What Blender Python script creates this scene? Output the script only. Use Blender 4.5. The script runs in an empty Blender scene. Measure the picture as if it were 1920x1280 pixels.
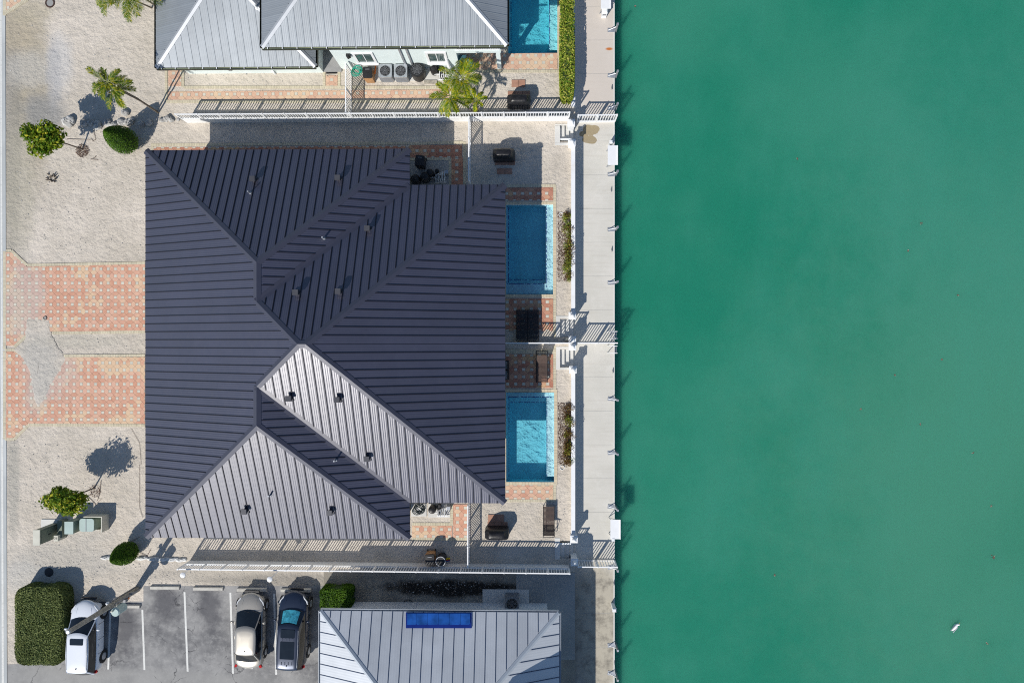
import bpy, math, random
from mathutils import Vector
random.seed(7)
R = math.radians
S = bpy.context.scene
COL = S.collection
# ---------------------------------------------------------------- camera
H = 42.67; TILT = R(1.2)
cam = bpy.data.cameras.new('camera'); cam.lens = 24; cam.sensor_width = 36; cam.clip_end = 600
co = bpy.data.objects.new('camera', cam); COL.objects.link(co)
co.location = (0, 0, H); co.rotation_euler = (0, TILT, 0); S.camera = co
# ---------------------------------------------------------------- sky, sun, exposure
SUN = Vector((-0.60, -0.935, 1.0)).normalized()
el = math.asin(SUN.z); az = math.atan2(SUN.x, SUN.y) % (2*math.pi)
w = bpy.data.worlds.new('World'); S.world = w; w.use_nodes = True
nt = w.node_tree; bg = nt.nodes['Background']
sky = nt.nodes.new('ShaderNodeTexSky'); sky.sky_type = 'NISHITA'; sky.sun_disc = False
sky.sun_elevation = el; sky.sun_rotation = az; sky.air_density = 1.0; sky.dust_density = 0.1; sky.ozone_density = 3.0
nt.links.new(sky.outputs[0], bg.inputs[0]); bg.inputs[1].default_value = 0.1
sl = bpy.data.lights.new('sun', 'SUN'); sl.energy = 4.75; sl.angle = R(0.5); sl.color = (1, .955, .88)
so = bpy.data.objects.new('sun', sl); COL.objects.link(so); so.rotation_euler = SUN.to_track_quat('Z', 'Y').to_euler()
S.view_settings.view_transform = 'Standard'; S.view_settings.look = 'None'
S.view_settings.exposure = 0.0; S.view_settings.gamma = 1; S.view_settings.use_curve_mapping = False
S.cycles.pixel_filter_type = 'BLACKMAN_HARRIS'; S.cycles.filter_width = 1.05
S.cycles.use_denoising = False; S.cycles.use_adaptive_sampling = False; S.cycles.sample_clamp_indirect = 3.0
S.cycles.max_bounces = 6; S.cycles.transparent_max_bounces = 16; S.cycles.volume_bounces = 0

# ---------------------------------------------------------------- pixel of the photo -> place in the world
cb, sb = math.cos(TILT), math.sin(TILT)
def ray(px, py):
    dx = (px-960)/1280; dy = (640-py)/1280
    return Vector((dx*cb-sb, dy, -dx*sb-cb))
def P(px, py, z=0.0):
    d = ray(px, py); t = (z-H)/d.z
    return Vector((d.x*t, d.y*t, z))
def hit(px, py, p0, n):
    d = ray(px, py); o = Vector((0, 0, H)); return o + d*((p0-o).dot(n)/d.dot(n))
def XY(px, py, z=0.0):
    v = P(px, py, z); return (v.x, v.y)
def poly(pts, z=0.0): return [XY(a, b, z) for a, b in pts]

# ---------------------------------------------------------------- mesh builder
class MB:
    def __init__(s): s.v = []; s.f = []; s.m = []; s.uv = {}
    def add(s, vs, fs, mi=0):
        o = len(s.v); s.v += [tuple(v) for v in vs]
        for f in fs: s.f.append(tuple(i+o for i in f)); s.m.append(mi)
    def box(s, x0, y0, z0, x1, y1, z1, mi=0):
        if x0 > x1: x0, x1 = x1, x0
        if y0 > y1: y0, y1 = y1, y0
        s.add([(x0,y0,z0),(x1,y0,z0),(x1,y1,z0),(x0,y1,z0),(x0,y0,z1),(x1,y0,z1),(x1,y1,z1),(x0,y1,z1)],
              [(3,2,1,0),(4,5,6,7),(0,1,5,4),(1,2,6,5),(2,3,7,6),(3,0,4,7)], mi)
    def rbox(s, c, d, rz=0, mi=0, tap=1.0):
        cx, cy, cz = c; hx, hy, hz = d[0]/2, d[1]/2, d[2]/2; ca, sa = math.cos(rz), math.sin(rz); vs = []
        for z, k in ((-hz, 1), (hz, tap)):
            for x, y in ((-hx,-hy),(hx,-hy),(hx,hy),(-hx,hy)):
                vs.append((cx+(x*ca-y*sa)*k, cy+(x*sa+y*ca)*k, cz+z))
        s.add(vs, [(3,2,1,0),(4,5,6,7),(0,1,5,4),(1,2,6,5),(2,3,7,6),(3,0,4,7)], mi)
    def prism(s, pts, z0, z1, mi=0, bottom=True):
        a = sum(pts[i][0]*pts[(i+1)%len(pts)][1]-pts[(i+1)%len(pts)][0]*pts[i][1] for i in range(len(pts)))
        if a < 0: pts = pts[::-1]
        n = len(pts); vs = [(x,y,z0) for x,y in pts]+[(x,y,z1) for x,y in pts]
        fs = [tuple(range(n,2*n))]+[(i,(i+1)%n,n+(i+1)%n,n+i) for i in range(n)]
        if bottom: fs.append(tuple(range(n-1,-1,-1)))
        s.add(vs, fs, mi)
    def sheet(s, pts, z, mi=0):
        a = sum(pts[i][0]*pts[(i+1)%len(pts)][1]-pts[(i+1)%len(pts)][0]*pts[i][1] for i in range(len(pts)))
        if a < 0: pts = pts[::-1]
        s.add([(x,y,z) for x,y in pts], [tuple(range(len(pts)))], mi)
    def cyl(s, a, b, r0, r1=None, n=10, mi=0, cap=True):
        a = Vector(a); b = Vector(b); r1 = r0 if r1 is None else r1
        d = (b-a).normalized(); u = d.orthogonal().normalized(); v = d.cross(u); vs = []
        for p, r in ((a, r0), (b, r1)):
            for i in range(n):
                t = 2*math.pi*i/n; vs.append(p+(u*math.cos(t)+v*math.sin(t))*r)
        fs = [(i,(i+1)%n,n+(i+1)%n,n+i) for i in range(n)]
        if cap: fs += [tuple(range(n-1,-1,-1)), tuple(range(n,2*n))]
        s.add(vs, fs, mi)
    def tube(s, pts, r, n=6, mi=0):
        for i in range(len(pts)-1):
            ra = r[i] if isinstance(r, list) else r; rb = r[i+1] if isinstance(r, list) else r
            s.cyl(pts[i], pts[i+1], ra, rb, n, mi)
    def rings(s, rs, mi=0, close=True, cap=True):
        n = len(rs[0]); vs = [p for r in rs for p in r]; fs = []
        for k in range(len(rs)-1):
            for i in range(n if close else n-1):
                j = (i+1) % n; fs.append((k*n+i, k*n+j, (k+1)*n+j, (k+1)*n+i))
        if cap: fs += [tuple(range(n-1,-1,-1)), tuple(range((len(rs)-1)*n, len(rs)*n))]
        s.add(vs, fs, mi)
    def lathe(s, c, prof, n=16, mi=0, cap=True):
        s.rings([[(c[0]+r*math.cos(2*math.pi*i/n), c[1]+r*math.sin(2*math.pi*i/n), c[2]+z) for i in range(n)] for r, z in prof], mi, True, cap)
    def ball(s, c, rx, ry, rz, n=10, m=6, mi=0, jit=0.0):
        rs = []
        for k in range(m+1):
            t = -math.pi/2+math.pi*k/m; cr = max(math.cos(t), .03)
            rs.append([(c[0]+rx*cr*math.cos(2*math.pi*i/n)*(1+random.uniform(-jit,jit)), c[1]+ry*cr*math.sin(2*math.pi*i/n)*(1+random.uniform(-jit,jit)), c[2]+rz*math.sin(t)*(1+random.uniform(-jit,jit))) for i in range(n)])
        s.rings(rs, mi)
OFF = {}
def mkmesh(name, mb, mats, off=Vector((0,0,0)), smooth=False):
    me = bpy.data.meshes.new(name)
    me.from_pydata([(v[0]-off.x, v[1]-off.y, v[2]-off.z) for v in mb.v], [], mb.f)
    for m in (mats if isinstance(mats, (list, tuple)) else [mats]): me.materials.append(m)
    me.polygons.foreach_set('material_index', mb.m)
    if smooth:
        me.polygons.foreach_set('use_smooth', [True]*len(me.polygons))
        try: me.set_sharp_from_angle(angle=R(35))
        except Exception: pass
    me.update(); return me
def part(name, mb, mats, parent, smooth=False, label=None, kind=None):
    off = OFF[parent]
    o = bpy.data.objects.new(name, mkmesh(name, mb, mats, off, smooth)); COL.objects.link(o)
    o.parent = parent; OFF[o] = off
    if label: o['label'] = label
    if kind: o['kind'] = kind
    return o
def mpart(name, me, parent, loc, rz=0.0, scale=None):
    o = bpy.data.objects.new(name, me); COL.objects.link(o); o.parent = parent
    o.location = Vector(loc)-OFF[parent]; o.rotation_euler.z = rz; OFF[o] = Vector((0,0,0))
    if scale: o.scale = scale
    return o
def thing(name, label, cat, loc=(0,0,0), rz=0.0, group=None, local=False):
    o = bpy.data.objects.new(name, None); COL.objects.link(o); o.empty_display_size = .2
    o.location = loc; o.rotation_euler.z = rz; o['label'] = label; o['category'] = cat
    if group: o['group'] = group
    OFF[o] = Vector((0,0,0)) if local else Vector(loc)
    return o
def single(name, mb, mats, label, cat, group=None, smooth=False):
    o = bpy.data.objects.new(name, mkmesh(name, mb, mats, Vector((0,0,0)), smooth)); COL.objects.link(o)
    o['label'] = label; o['category'] = cat
    if group: o['group'] = group
    OFF[o] = Vector((0,0,0)); return o
def struct(name, mb, mats, kind='structure'):
    o = bpy.data.objects.new(name, mkmesh(name, mb, mats)); COL.objects.link(o); o['kind'] = kind
    OFF[o] = Vector((0,0,0)); return o
def dup(root, loc, rz, label, parent=None):
    c = root.copy(); COL.objects.link(c)
    OFF[c] = OFF.get(root, Vector((0,0,0)))
    if parent is None:
        c.location = loc; c.rotation_euler.z = rz; c['label'] = label
    else: c.parent = parent; c.matrix_parent_inverse = root.matrix_parent_inverse.copy()
    for ch in list(root.children): dup(ch, None, None, None, c)
    return c

# ---------------------------------------------------------------- materials
def L(nt, a, b): nt.links.new(a, b)
class NB:
    def __init__(s, name):
        s.m = bpy.data.materials.new(name); s.m.use_nodes = True; s.nt = s.m.node_tree
        s.b = s.nt.nodes['Principled BSDF']; s.out = s.nt.nodes['Material Output']; s._p = None
    def n(s, t, **k):
        x = s.nt.nodes.new(t)
        for a, v in k.items(): setattr(x, a, v)
        return x
    def pos(s):
        if s._p is None: s._p = s.n('ShaderNodeNewGeometry')
        return s._p.outputs['Position']
    def noise(s, scale, detail=4, rough=.6, vec=None, st=None):
        x = s.n('ShaderNodeTexNoise'); x.inputs['Scale'].default_value = scale; x.inputs['Detail'].default_value = detail; x.inputs['Roughness'].default_value = rough
        v = vec or s.pos()
        if st:
            mp = s.n('ShaderNodeMapping'); mp.inputs['Scale'].default_value = st; L(s.nt, v, mp.inputs[0]); v = mp.outputs[0]
        L(s.nt, v, x.inputs['Vector']); return x.outputs[0]
    def ramp(s, f, lo, hi, a=0., b=1.):
        x = s.n('ShaderNodeMapRange'); x.inputs[1].default_value = lo; x.inputs[2].default_value = hi; x.inputs[3].default_value = a; x.inputs[4].default_value = b
        x.interpolation_type = 'SMOOTHSTEP'; L(s.nt, f, x.inputs[0]); return x.outputs[0]
    def mix(s, f, a, b, mode='MIX'):
        x = s.n('ShaderNodeMix', data_type='RGBA', blend_type=mode)
        for i, v in ((0, f), (6, a), (7, b)):
            if isinstance(v, (int, float)): x.inputs[i].default_value = v
            elif isinstance(v, tuple): x.inputs[i].default_value = (*v, 1)
            else: L(s.nt, v, x.inputs[i])
        return x.outputs[2]
    def math(s, op, a, b=0.):
        x = s.n('ShaderNodeMath', operation=op)
        for i, v in ((0, a), (1, b)):
            if isinstance(v, (int, float)): x.inputs[i].default_value = v
            else: L(s.nt, v, x.inputs[i])
        return x.outputs[0]
    def blob(s, px, py, rx, ry, soft=.6, wob=.5, z=0):
        """0..1 mask round a place in the world with a ragged edge"""
        c = P(px, py, z); mp = s.n('ShaderNodeMapping'); mp.vector_type = 'TEXTURE'
        mp.inputs['Location'].default_value = (c.x, c.y, 0); mp.inputs['Scale'].default_value = (rx/30, ry/30, 1e3)
        L(s.nt, s.pos(), mp.inputs[0]); d = s.n('ShaderNodeVectorMath', operation='LENGTH'); L(s.nt, mp.outputs[0], d.inputs[0])
        nz = s.noise(.9, 6, .65); k = s.math('ADD', d.outputs['Value'], s.math('MULTIPLY', s.math('SUBTRACT', nz, .5), wob*2))
        return s.ramp(k, 1+soft/2, 1-soft/2)
    def bump(s, h, st=.3, dist=.02, prev=None):
        x = s.n('ShaderNodeBump'); x.inputs['Strength'].default_value = st; x.inputs['Distance'].default_value = dist
        L(s.nt, h, x.inputs['Height'])
        if prev is not None: L(s.nt, prev, x.inputs['Normal'])
        return x.outputs[0]
    def fin(s, col, rough=.7, metal=0., spec=.4, nrm=None):
        if isinstance(col, tuple): s.b.inputs['Base Color'].default_value = (*col, 1)
        else: L(s.nt, col, s.b.inputs['Base Color'])
        if isinstance(rough, (int, float)): s.b.inputs['Roughness'].default_value = rough
        else: L(s.nt, rough, s.b.inputs['Roughness'])
        s.b.inputs['Metallic'].default_value = metal; s.b.inputs['Specular IOR Level'].default_value = spec
        if nrm is not None: L(s.nt, nrm, s.b.inputs['Normal'])
        return s.m
def mul(c, k): return tuple(min(1, x*k) for x in c)
def mat(name, col, rough=.6, metal=0., var=.12, scale=2., bump=0., bs=30., spec=.4, rnd=0., dirt=None, coat=0.):
    b = NB(name); c = b.mix(b.ramp(b.noise(scale, 5), .3, .7), mul(col, 1-var), mul(col, 1+var))
    if dirt: c = b.mix(b.ramp(b.noise(scale*.6, 8, .7), .52, .75), c, dirt)
    if rnd:
        oi = b.n('ShaderNodeObjectInfo'); g = b.n('ShaderNodeNewGeometry')
        f = b.math('FRACT', b.math('ADD', oi.outputs['Random'], g.outputs['Random Per Island']))
        c = b.mix(1., c, b.mix(f, (1-rnd,)*3, (1,)*3), 'MULTIPLY')
    nr = b.bump(b.noise(bs, 4), bump, .02) if bump else None
    m = b.fin(c, rough, metal, spec, nr)
    if coat: b.b.inputs['Coat Weight'].default_value = coat; b.b.inputs['Coat Roughness'].default_value = .05
    return m

def sand_material():
    b = NB('coral_sand')
    c = b.mix(b.ramp(b.noise(.22, 7, .6), .35, .68), (.555,.50,.425), (.665,.60,.52))
    c = b.mix(b.math('MULTIPLY', b.ramp(b.noise(1.3, 6, .7), .45, .75), .5), c, (.38,.35,.30))
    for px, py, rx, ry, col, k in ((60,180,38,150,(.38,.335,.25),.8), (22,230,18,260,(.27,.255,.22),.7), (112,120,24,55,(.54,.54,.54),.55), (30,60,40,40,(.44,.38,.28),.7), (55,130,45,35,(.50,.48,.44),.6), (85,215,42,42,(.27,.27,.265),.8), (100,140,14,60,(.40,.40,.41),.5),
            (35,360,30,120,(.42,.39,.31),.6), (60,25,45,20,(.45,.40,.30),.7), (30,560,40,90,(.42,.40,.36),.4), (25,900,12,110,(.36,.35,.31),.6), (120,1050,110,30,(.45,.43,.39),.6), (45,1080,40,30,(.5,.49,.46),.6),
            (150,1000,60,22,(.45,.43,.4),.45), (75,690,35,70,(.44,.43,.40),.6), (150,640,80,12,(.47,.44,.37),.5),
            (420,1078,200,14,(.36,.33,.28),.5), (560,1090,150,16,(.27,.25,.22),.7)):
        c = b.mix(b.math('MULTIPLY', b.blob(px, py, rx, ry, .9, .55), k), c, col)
    sp = b.noise(9, 3, .5); c = b.mix(b.ramp(sp, .70, .76), c, (.20,.17,.13))
    sp2 = b.noise(14, 2, .5); c = b.mix(b.ramp(sp2, .715, .75), c, (.74,.72,.68))
    fine = b.noise(38, 4, .7); c = b.mix(1., c, b.mix(b.ramp(fine, .3, .7), (.90,.90,.90), (1.06,1.06,1.06)), 'MULTIPLY')
    n1 = b.bump(b.noise(2.6, 8, .68), .75, .18); n2 = b.bump(b.noise(8, 6, .65), .38, .035, n1)
    n2 = b.bump(b.noise(1., 4, .5, st=(7, 16, 1)), .35, .03, n2)
    return b.fin(c, .95, 0, .15, n2)
M = {}
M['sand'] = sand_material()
def gravelly():
    b = NB('dark_gravel_soil')
    c = b.mix(b.ramp(b.noise(.5, 6), .35, .7), (.24,.22,.19), (.37,.345,.295))
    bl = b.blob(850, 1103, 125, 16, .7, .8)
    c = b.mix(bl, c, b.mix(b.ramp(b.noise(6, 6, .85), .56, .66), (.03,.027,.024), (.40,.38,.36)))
    return b.fin(c, .95, 0, .15, b.bump(b.noise(7, 7, .75), .6, .06))
M['soil'] = gravelly()
def concrete(name, a, bb, stain, bs=.5, joint=None):
    b = NB(name); c = b.mix(b.ramp(b.noise(.35, 6, .6), .35, .7), a, bb)
    c = b.mix(b.math('MULTIPLY', b.ramp(b.noise(1.1, 7, .7, st=(.5,2.2,1)), .56, .8), .55), c, stain)
    c = b.mix(b.ramp(b.noise(22, 3), .72, .78), c, mul(stain, .6))
    return b, c
b, c = concrete('dock_concrete', (.56,.54,.485), (.63,.605,.55), (.47,.44,.38))
c = b.mix(b.math('MULTIPLY', b.ramp(b.noise(1.2, 5, .6, st=(.35,5,1)), .45, .8), .35), c, (.46,.43,.37))
c = b.mix(b.math('MULTIPLY', b.ramp(b.noise(.8, 6, .7), .55, .7), .3), c, (.70,.68,.63))
c = b.mix(b.math('MULTIPLY', b.blob(1125, 80, 60, 150, .5, .2, -.7), .6), c, (.58,.50,.44))
c = b.mix(b.math('MULTIPLY', b.blob(1115, 1180, 60, 130, .4, .2, -.7), .85), c, b.mix(b.ramp(b.noise(1.4, 8, .7), .42, .7), (.42,.38,.30), (.16,.14,.11)))
for q in ((1108,243,17,10),(1105,262,13,7),(1094,251,9,6)):
    c = b.mix(b.blob(*q, .10, .85, -.7), c, (.33,.27,.17))
c = b.mix(b.blob(1142,92,6,2.5,.9,.3,-.7), c, (.50,.16,.04))
M['dock'] = b.fin(c, .85, 0, .25, b.bump(b.noise(14, 5), .25, .01))
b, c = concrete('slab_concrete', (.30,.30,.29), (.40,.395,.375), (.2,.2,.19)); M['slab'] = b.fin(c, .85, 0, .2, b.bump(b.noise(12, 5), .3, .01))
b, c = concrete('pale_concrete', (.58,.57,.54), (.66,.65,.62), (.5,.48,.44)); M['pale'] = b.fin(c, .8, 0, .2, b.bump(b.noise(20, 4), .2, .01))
b, c = concrete('gutter_concrete', (.42,.44,.44), (.52,.54,.54), (.34,.33,.31)); M['gutterc'] = b.fin(c, .85, 0, .2)
def asphalt():
    b = NB('worn_asphalt')
    c = b.mix(b.ramp(b.noise(.45, 8, .62), .3, .68), (.13,.13,.136), (.325,.32,.312))
    c = b.mix(b.math('MULTIPLY', b.ramp(b.noise(2.6, 8, .75), .45, .68), .45), c, (.42,.415,.40))
    for px, py in ((310,1135),(392,1135),(470,1180),(552,1180),(236,1175)):
        c = b.mix(b.math('MULTIPLY', b.blob(px, py, 22, 38, 1., .9), .75), c, (.075,.075,.085))
    c = b.mix(b.math('MULTIPLY', b.blob(200, 1275, 330, 22, .8, .3), .6), c, (.33,.325,.31))
    v = b.n('ShaderNodeTexVoronoi', feature='DISTANCE_TO_EDGE'); v.inputs['Scale'].default_value = .42
    mp = b.n('ShaderNodeVectorMath', operation='ADD'); nz = b.n('ShaderNodeTexNoise'); nz.inputs['Scale'].default_value = 1.1; nz.inputs['Detail'].default_value = 6; L(b.nt, b.pos(), nz.inputs['Vector'])
    L(b.nt, b.pos(), mp.inputs[0]); L(b.nt, nz.outputs['Color'], mp.inputs[1]); L(b.nt, mp.outputs[0], v.inputs['Vector'])
    ck = b.math('MULTIPLY', b.ramp(v.outputs['Distance'], .012, .002), b.ramp(b.noise(.6, 4), .48, .58))
    c = b.mix(b.math('MULTIPLY', ck, .75), c, (.05,.05,.055))
    c = b.mix(b.ramp(b.noise(30, 3), .66, .74), c, (.36,.36,.36)); c = b.mix(b.ramp(b.noise(24, 4), .66, .74), c, (.07,.07,.075))
    return b.fin(c, .9, 0, .25, b.bump(b.noise(45, 3), .4, .008))
M['asphalt'] = asphalt()
M['road'] = mat('road_asphalt', (.30,.30,.30), .9, var=.2, scale=.8, bump=.3)
def paver(name, reds, yel, dust=None):
    b = NB(name); oi = b.n('ShaderNodeObjectInfo'); g = b._p = b.n('ShaderNodeNewGeometry')
    f = b.math('FRACT', b.math('ADD', oi.outputs['Random'], g.outputs['Random Per Island']))
    c = b.mix(b.ramp(f, 0, 1), reds[0], reds[1])
    k = b.math('ADD', b.noise(.45, 3), b.math('MULTIPLY', f, .16)); c = b.mix(b.ramp(k, .60, .72, 0, .75), c, yel)
    c = b.mix(b.math('MULTIPLY', b.ramp(b.noise(5, 5), .4, .8), .35), c, mul(yel, 1.15))
    if dust:
        for q in dust: c = b.mix(b.math('MULTIPLY', b.blob(*q[:6]), q[6]), c, (.47,.45,.43))
    c = b.mix(1., c, b.mix(b.ramp(b.noise(30, 3), .3, .7), (.92,)*3, (1.05,)*3), 'MULTIPLY')
    return b.fin(c, .85, 0, .25, b.bump(b.noise(30, 4), .25, .008))
DUST = ((45,560,38,75,.8,.7,.5),(95,690,50,60,.8,.7,.4),(70,740,25,35,.8,.6,.5))
M['paver'] = paver('terracotta_paver', ((.56,.29,.20),(.64,.39,.29)), (.66,.50,.33), DUST)
M['paver2'] = paver('patio_paver', ((.42,.18,.125),(.55,.29,.20)), (.56,.40,.22))
M['paver3'] = paver('peach_paver', ((.58,.36,.26),(.64,.43,.31)), (.66,.50,.34))
M['dot'] = mat('cream_paver', (.60,.57,.48), .85, var=.08, rnd=.12)
M['border'] = mat('buff_border_brick', (.60,.54,.40), .85, var=.08, rnd=.16)
M['coping'] = mat('tan_coping', (.62,.53,.38), .8, var=.08, rnd=.12)
M['joint'] = mat('joint_sand', (.24,.21,.17), .95, var=.2, scale=6)
M['tilebrick'] = mat('rust_brick_pad', (.42,.23,.16), .85, var=.15, rnd=.25)
def roofmat(name, col, rough, metal, fine=60., st=.3):
    b = NB(name); tc = b.n('ShaderNodeUVMap'); sx = b.n('ShaderNodeSeparateXYZ'); L(b.nt, tc.outputs[0], sx.inputs[0])
    # pressed pencil ribs run up the slope inside each pan: a fine relief
    w_ = b.math('SINE', b.math('MULTIPLY', sx.outputs[0], 2*math.pi*4.))
    oi = b.n('ShaderNodeObjectInfo')
    c = b.mix(b.ramp(b.noise(.5, 4), .3, .7), mul(col, .93), mul(col, 1.07))
    c = b.mix(1., c, b.mix(oi.outputs['Random'], (.94,)*3, (1.04,)*3), 'MULTIPLY')
    c = b.mix(b.ramp(b.noise(16, 2), .77, .80), c, mul(col, 1.9))
    nr = b.bump(w_, st, .008); nr = b.bump(b.noise(2.2, 3), .12, .03, nr)
    return b.fin(c, b.math('ADD', b.math('MULTIPLY', b.noise(3, 4), .12), rough-.06), metal, .5, nr)
M['roof_dark'] = roofmat('slate_standing_seam', (.046,.047,.078), .41, .12, st=.3); M['roof_dark'].node_tree.nodes['Principled BSDF'].inputs['IOR'].default_value = 1.95
M['roof_dark_cap'] = mat('slate_flashing', (.044,.045,.070), .41, .12, var=.06); M['roof_dark_cap'].node_tree.nodes['Principled BSDF'].inputs['IOR'].default_value = 1.9
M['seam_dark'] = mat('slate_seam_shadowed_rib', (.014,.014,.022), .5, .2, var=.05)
M['roof_grey'] = roofmat('galvanised_standing_seam', (.275,.30,.325), .5, .3, st=.2)
M['roof_grey_cap'] = mat('galvanised_cap', (.40,.42,.45), .5, .3, var=.05)
M['seam_grey'] = mat('galvanised_rib', (.26,.29,.32), .5, .3, var=.05)
M['roof_pale'] = roofmat('pale_standing_seam', (.52,.545,.58), .5, .2, st=.1)
M['roof_pale_cap'] = mat('pale_cap', (.42,.46,.51), .5, .2, var=.04)
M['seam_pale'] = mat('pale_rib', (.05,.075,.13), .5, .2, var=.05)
M['white'] = mat('white_paint', (.78,.79,.80), .5, var=.03, dirt=(.70,.69,.66))
M['whitewall'] = mat('white_stucco', (.76,.77,.77), .8, var=.04, scale=1, bump=.2, bs=60, dirt=(.66,.64,.6))
M['mint'] = mat('pale_mint_stucco', (.66,.74,.73), .8, var=.03, bump=.15, bs=60)
M['housewall'] = mat('grey_house_stucco', (.5,.5,.5), .8, var=.05, bump=.2, bs=60)
M['dark'] = mat('near_black_plastic', (.018,.018,.02), .45, var=.2)
M['cover'] = mat('black_vinyl_cover', (.014,.014,.016), .38, var=.3, scale=5, bump=.5, bs=9)
M['brown_wicker'] = mat('dark_brown_wicker', (.055,.036,.03), .6, var=.3, scale=20, bump=.6, bs=60)
M['brownsling'] = mat('brown_sling_fabric', (.075,.05,.042), .75, var=.15, scale=10)
M['metal'] = mat('dull_aluminium', (.45,.47,.5), .4, .6, var=.15, scale=5)
M['vent'] = mat('dull_vent_metal', (.10,.10,.11), .4, .5, var=.1)
M['steel'] = mat('grey_painted_steel', (.24,.25,.27), .5, .2, var=.1, scale=5, dirt=(.25,.24,.22))
M['copper'] = mat('brown_gutter', (.05,.055,.04), .5, .2)
M['lime'] = mat('weathered_gutter_lining', (.42,.47,.30), .7)
M['tan'] = mat('tan_plastic', (.40,.22,.10), .6, var=.15)
M['green_box'] = mat('faded_green_enamel', (.20,.27,.22), .55, var=.08, dirt=(.26,.27,.2))
M['green_lt'] = mat('pale_green_enamel', (.40,.50,.47), .5, var=.05)
M['olive'] = mat('olive_enamel', (.17,.20,.155), .55, var=.08)
M['cream'] = mat('cream_enamel', (.56,.55,.47), .55, var=.06)
M['wood'] = mat('weathered_pole_wood', (.34,.31,.26), .85, var=.3, scale=6, bump=.5, bs=25)
M['bark'] = mat('grey_brown_bark', (.17,.14,.11), .9, var=.3, scale=8, bump=.5, bs=25)
M['twig'] = mat('dead_twig', (.10,.06,.045), .9, var=.3, scale=8)
M['rubble'] = mat('white_rubble', (.62,.62,.60), .9, var=.2, scale=8, bump=.6, bs=12)
M['rock'] = mat('coral_rock', (.47,.46,.44), .9, var=.3, scale=5, bump=.8, bs=8, rnd=.25)
M['stop'] = mat('wheel_stop_concrete', (.52,.50,.45), .85, var=.12, scale=4, dirt=(.35,.33,.3))
M['line'] = mat('worn_white_line', (.66,.66,.63), .7, var=.08, scale=12, dirt=(.4,.4,.38))
M['hosegreen'] = mat('green_hose', (.02,.32,.22), .4, var=.1)
M['hosedark'] = mat('black_hose', (.02,.03,.03), .4, var=.1)
M['orange'] = mat('orange_plastic', (.75,.20,.03), .4, var=.1)
M['yellow'] = mat('yellow_plastic', (.8,.62,.03), .4, var=.1)
M['blue'] = mat('blue_plastic', (.03,.10,.42), .4, var=.1)
M['red'] = mat('red_plastic', (.5,.03,.02), .4, var=.1)
M['solar'] = mat('bright_blue_panel', (.02,.11,.42), .3, .1, var=.35, scale=1.2)
M['solar_d'] = mat('deep_blue_curb', (.01,.03,.22), .35, var=.1)
M['glassd'] = mat('window_glass', (.06,.10,.10), .08, 0, var=.2, spec=.8)
M['tyre'] = mat('tyre_rubber', (.02,.02,.021), .8, var=.1)
M['tinted'] = mat('tinted_car_glass', (.010,.014,.018), .06, var=.2, spec=.8)
M['paint_white'] = mat('pearl_white_paint', (.72,.75,.80), .3, .0, var=.02, coat=.8)
M['paint_silver'] = mat('champagne_silver_paint', (.40,.375,.33), .34, .45, var=.03, coat=.6)
M['paint_navy'] = mat('dark_navy_paint', (.018,.027,.052), .3, .35, var=.05, coat=.9)
M['shade'] = mat('foil_sunshade', (.10,.55,.66), .25, .3, var=.4, scale=5, bump=.8, bs=3)
M['light_r'] = mat('tail_lamp_lens', (.45,.01,.01), .15)
M['light_w'] = mat('headlamp_lens', (.6,.62,.65), .1, spec=.8)
M['pool'] = mat('pool_plaster', (.68,.90,.95), .8, var=.06, scale=1.5)
M['pool3'] = mat('pool_plaster_cyan', (.42,.88,.92), .8, var=.04, scale=1.5)
M['tile_blue'] = mat('cobalt_mosaic', (.015,.05,.30), .3, var=.5, scale=14)
def leafmat(name, a, bcol, c3=None, rough=.5):
    b = NB(name); g = b._p = b.n('ShaderNodeNewGeometry'); f = g.outputs['Random Per Island']
    c = b.mix(f, a, bcol)
    if c3: c = b.mix(b.ramp(f, .78, .9), c, c3)
    c = b.mix(b.ramp(b.noise(1.4, 3), .4, .65, 0, .4), c, mul(a, .7))
    b.fin(c, rough, 0, .12)
    t = b.n('ShaderNodeBsdfTranslucent'); L(b.nt, c, t.inputs[0]); mx = b.n('ShaderNodeMixShader'); mx.inputs[0].default_value = .28
    L(b.nt, b.b.outputs[0], mx.inputs[1]); L(b.nt, t.outputs[0], mx.inputs[2]); L(b.nt, mx.outputs[0], b.out.inputs[0]); return b.m
M['leaf_y'] = leafmat('bright_green_leaf', (.06,.15,.012), (.27,.33,.02), (.55,.52,.05))
M['leaf_hedge'] = leafmat('dull_hedge_leaf', (.13,.175,.06), (.30,.34,.12))
M['leaf_dk'] = leafmat('clipped_dark_leaf', (.045,.12,.012), (.13,.24,.02))
M['leaf_cr'] = leafmat('yellow_croton_leaf', (.10,.22,.02), (.50,.50,.07), (.62,.58,.14))
M['leaf_pm'] = leafmat('palm_leaflet', (.04,.12,.008), (.26,.30,.015), (.55,.45,.03))
M['leaf_py'] = leafmat('golden_palm_leaflet', (.08,.19,.008), (.36,.38,.01), (.62,.50,.02))
M['leaf_dry'] = leafmat('dry_leaf_litter', (.13,.065,.05), (.27,.18,.135), (.44,.36,.30), .9)
M['stem'] = mat('green_palm_stem', (.22,.24,.07), .6, var=.2)

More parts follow.
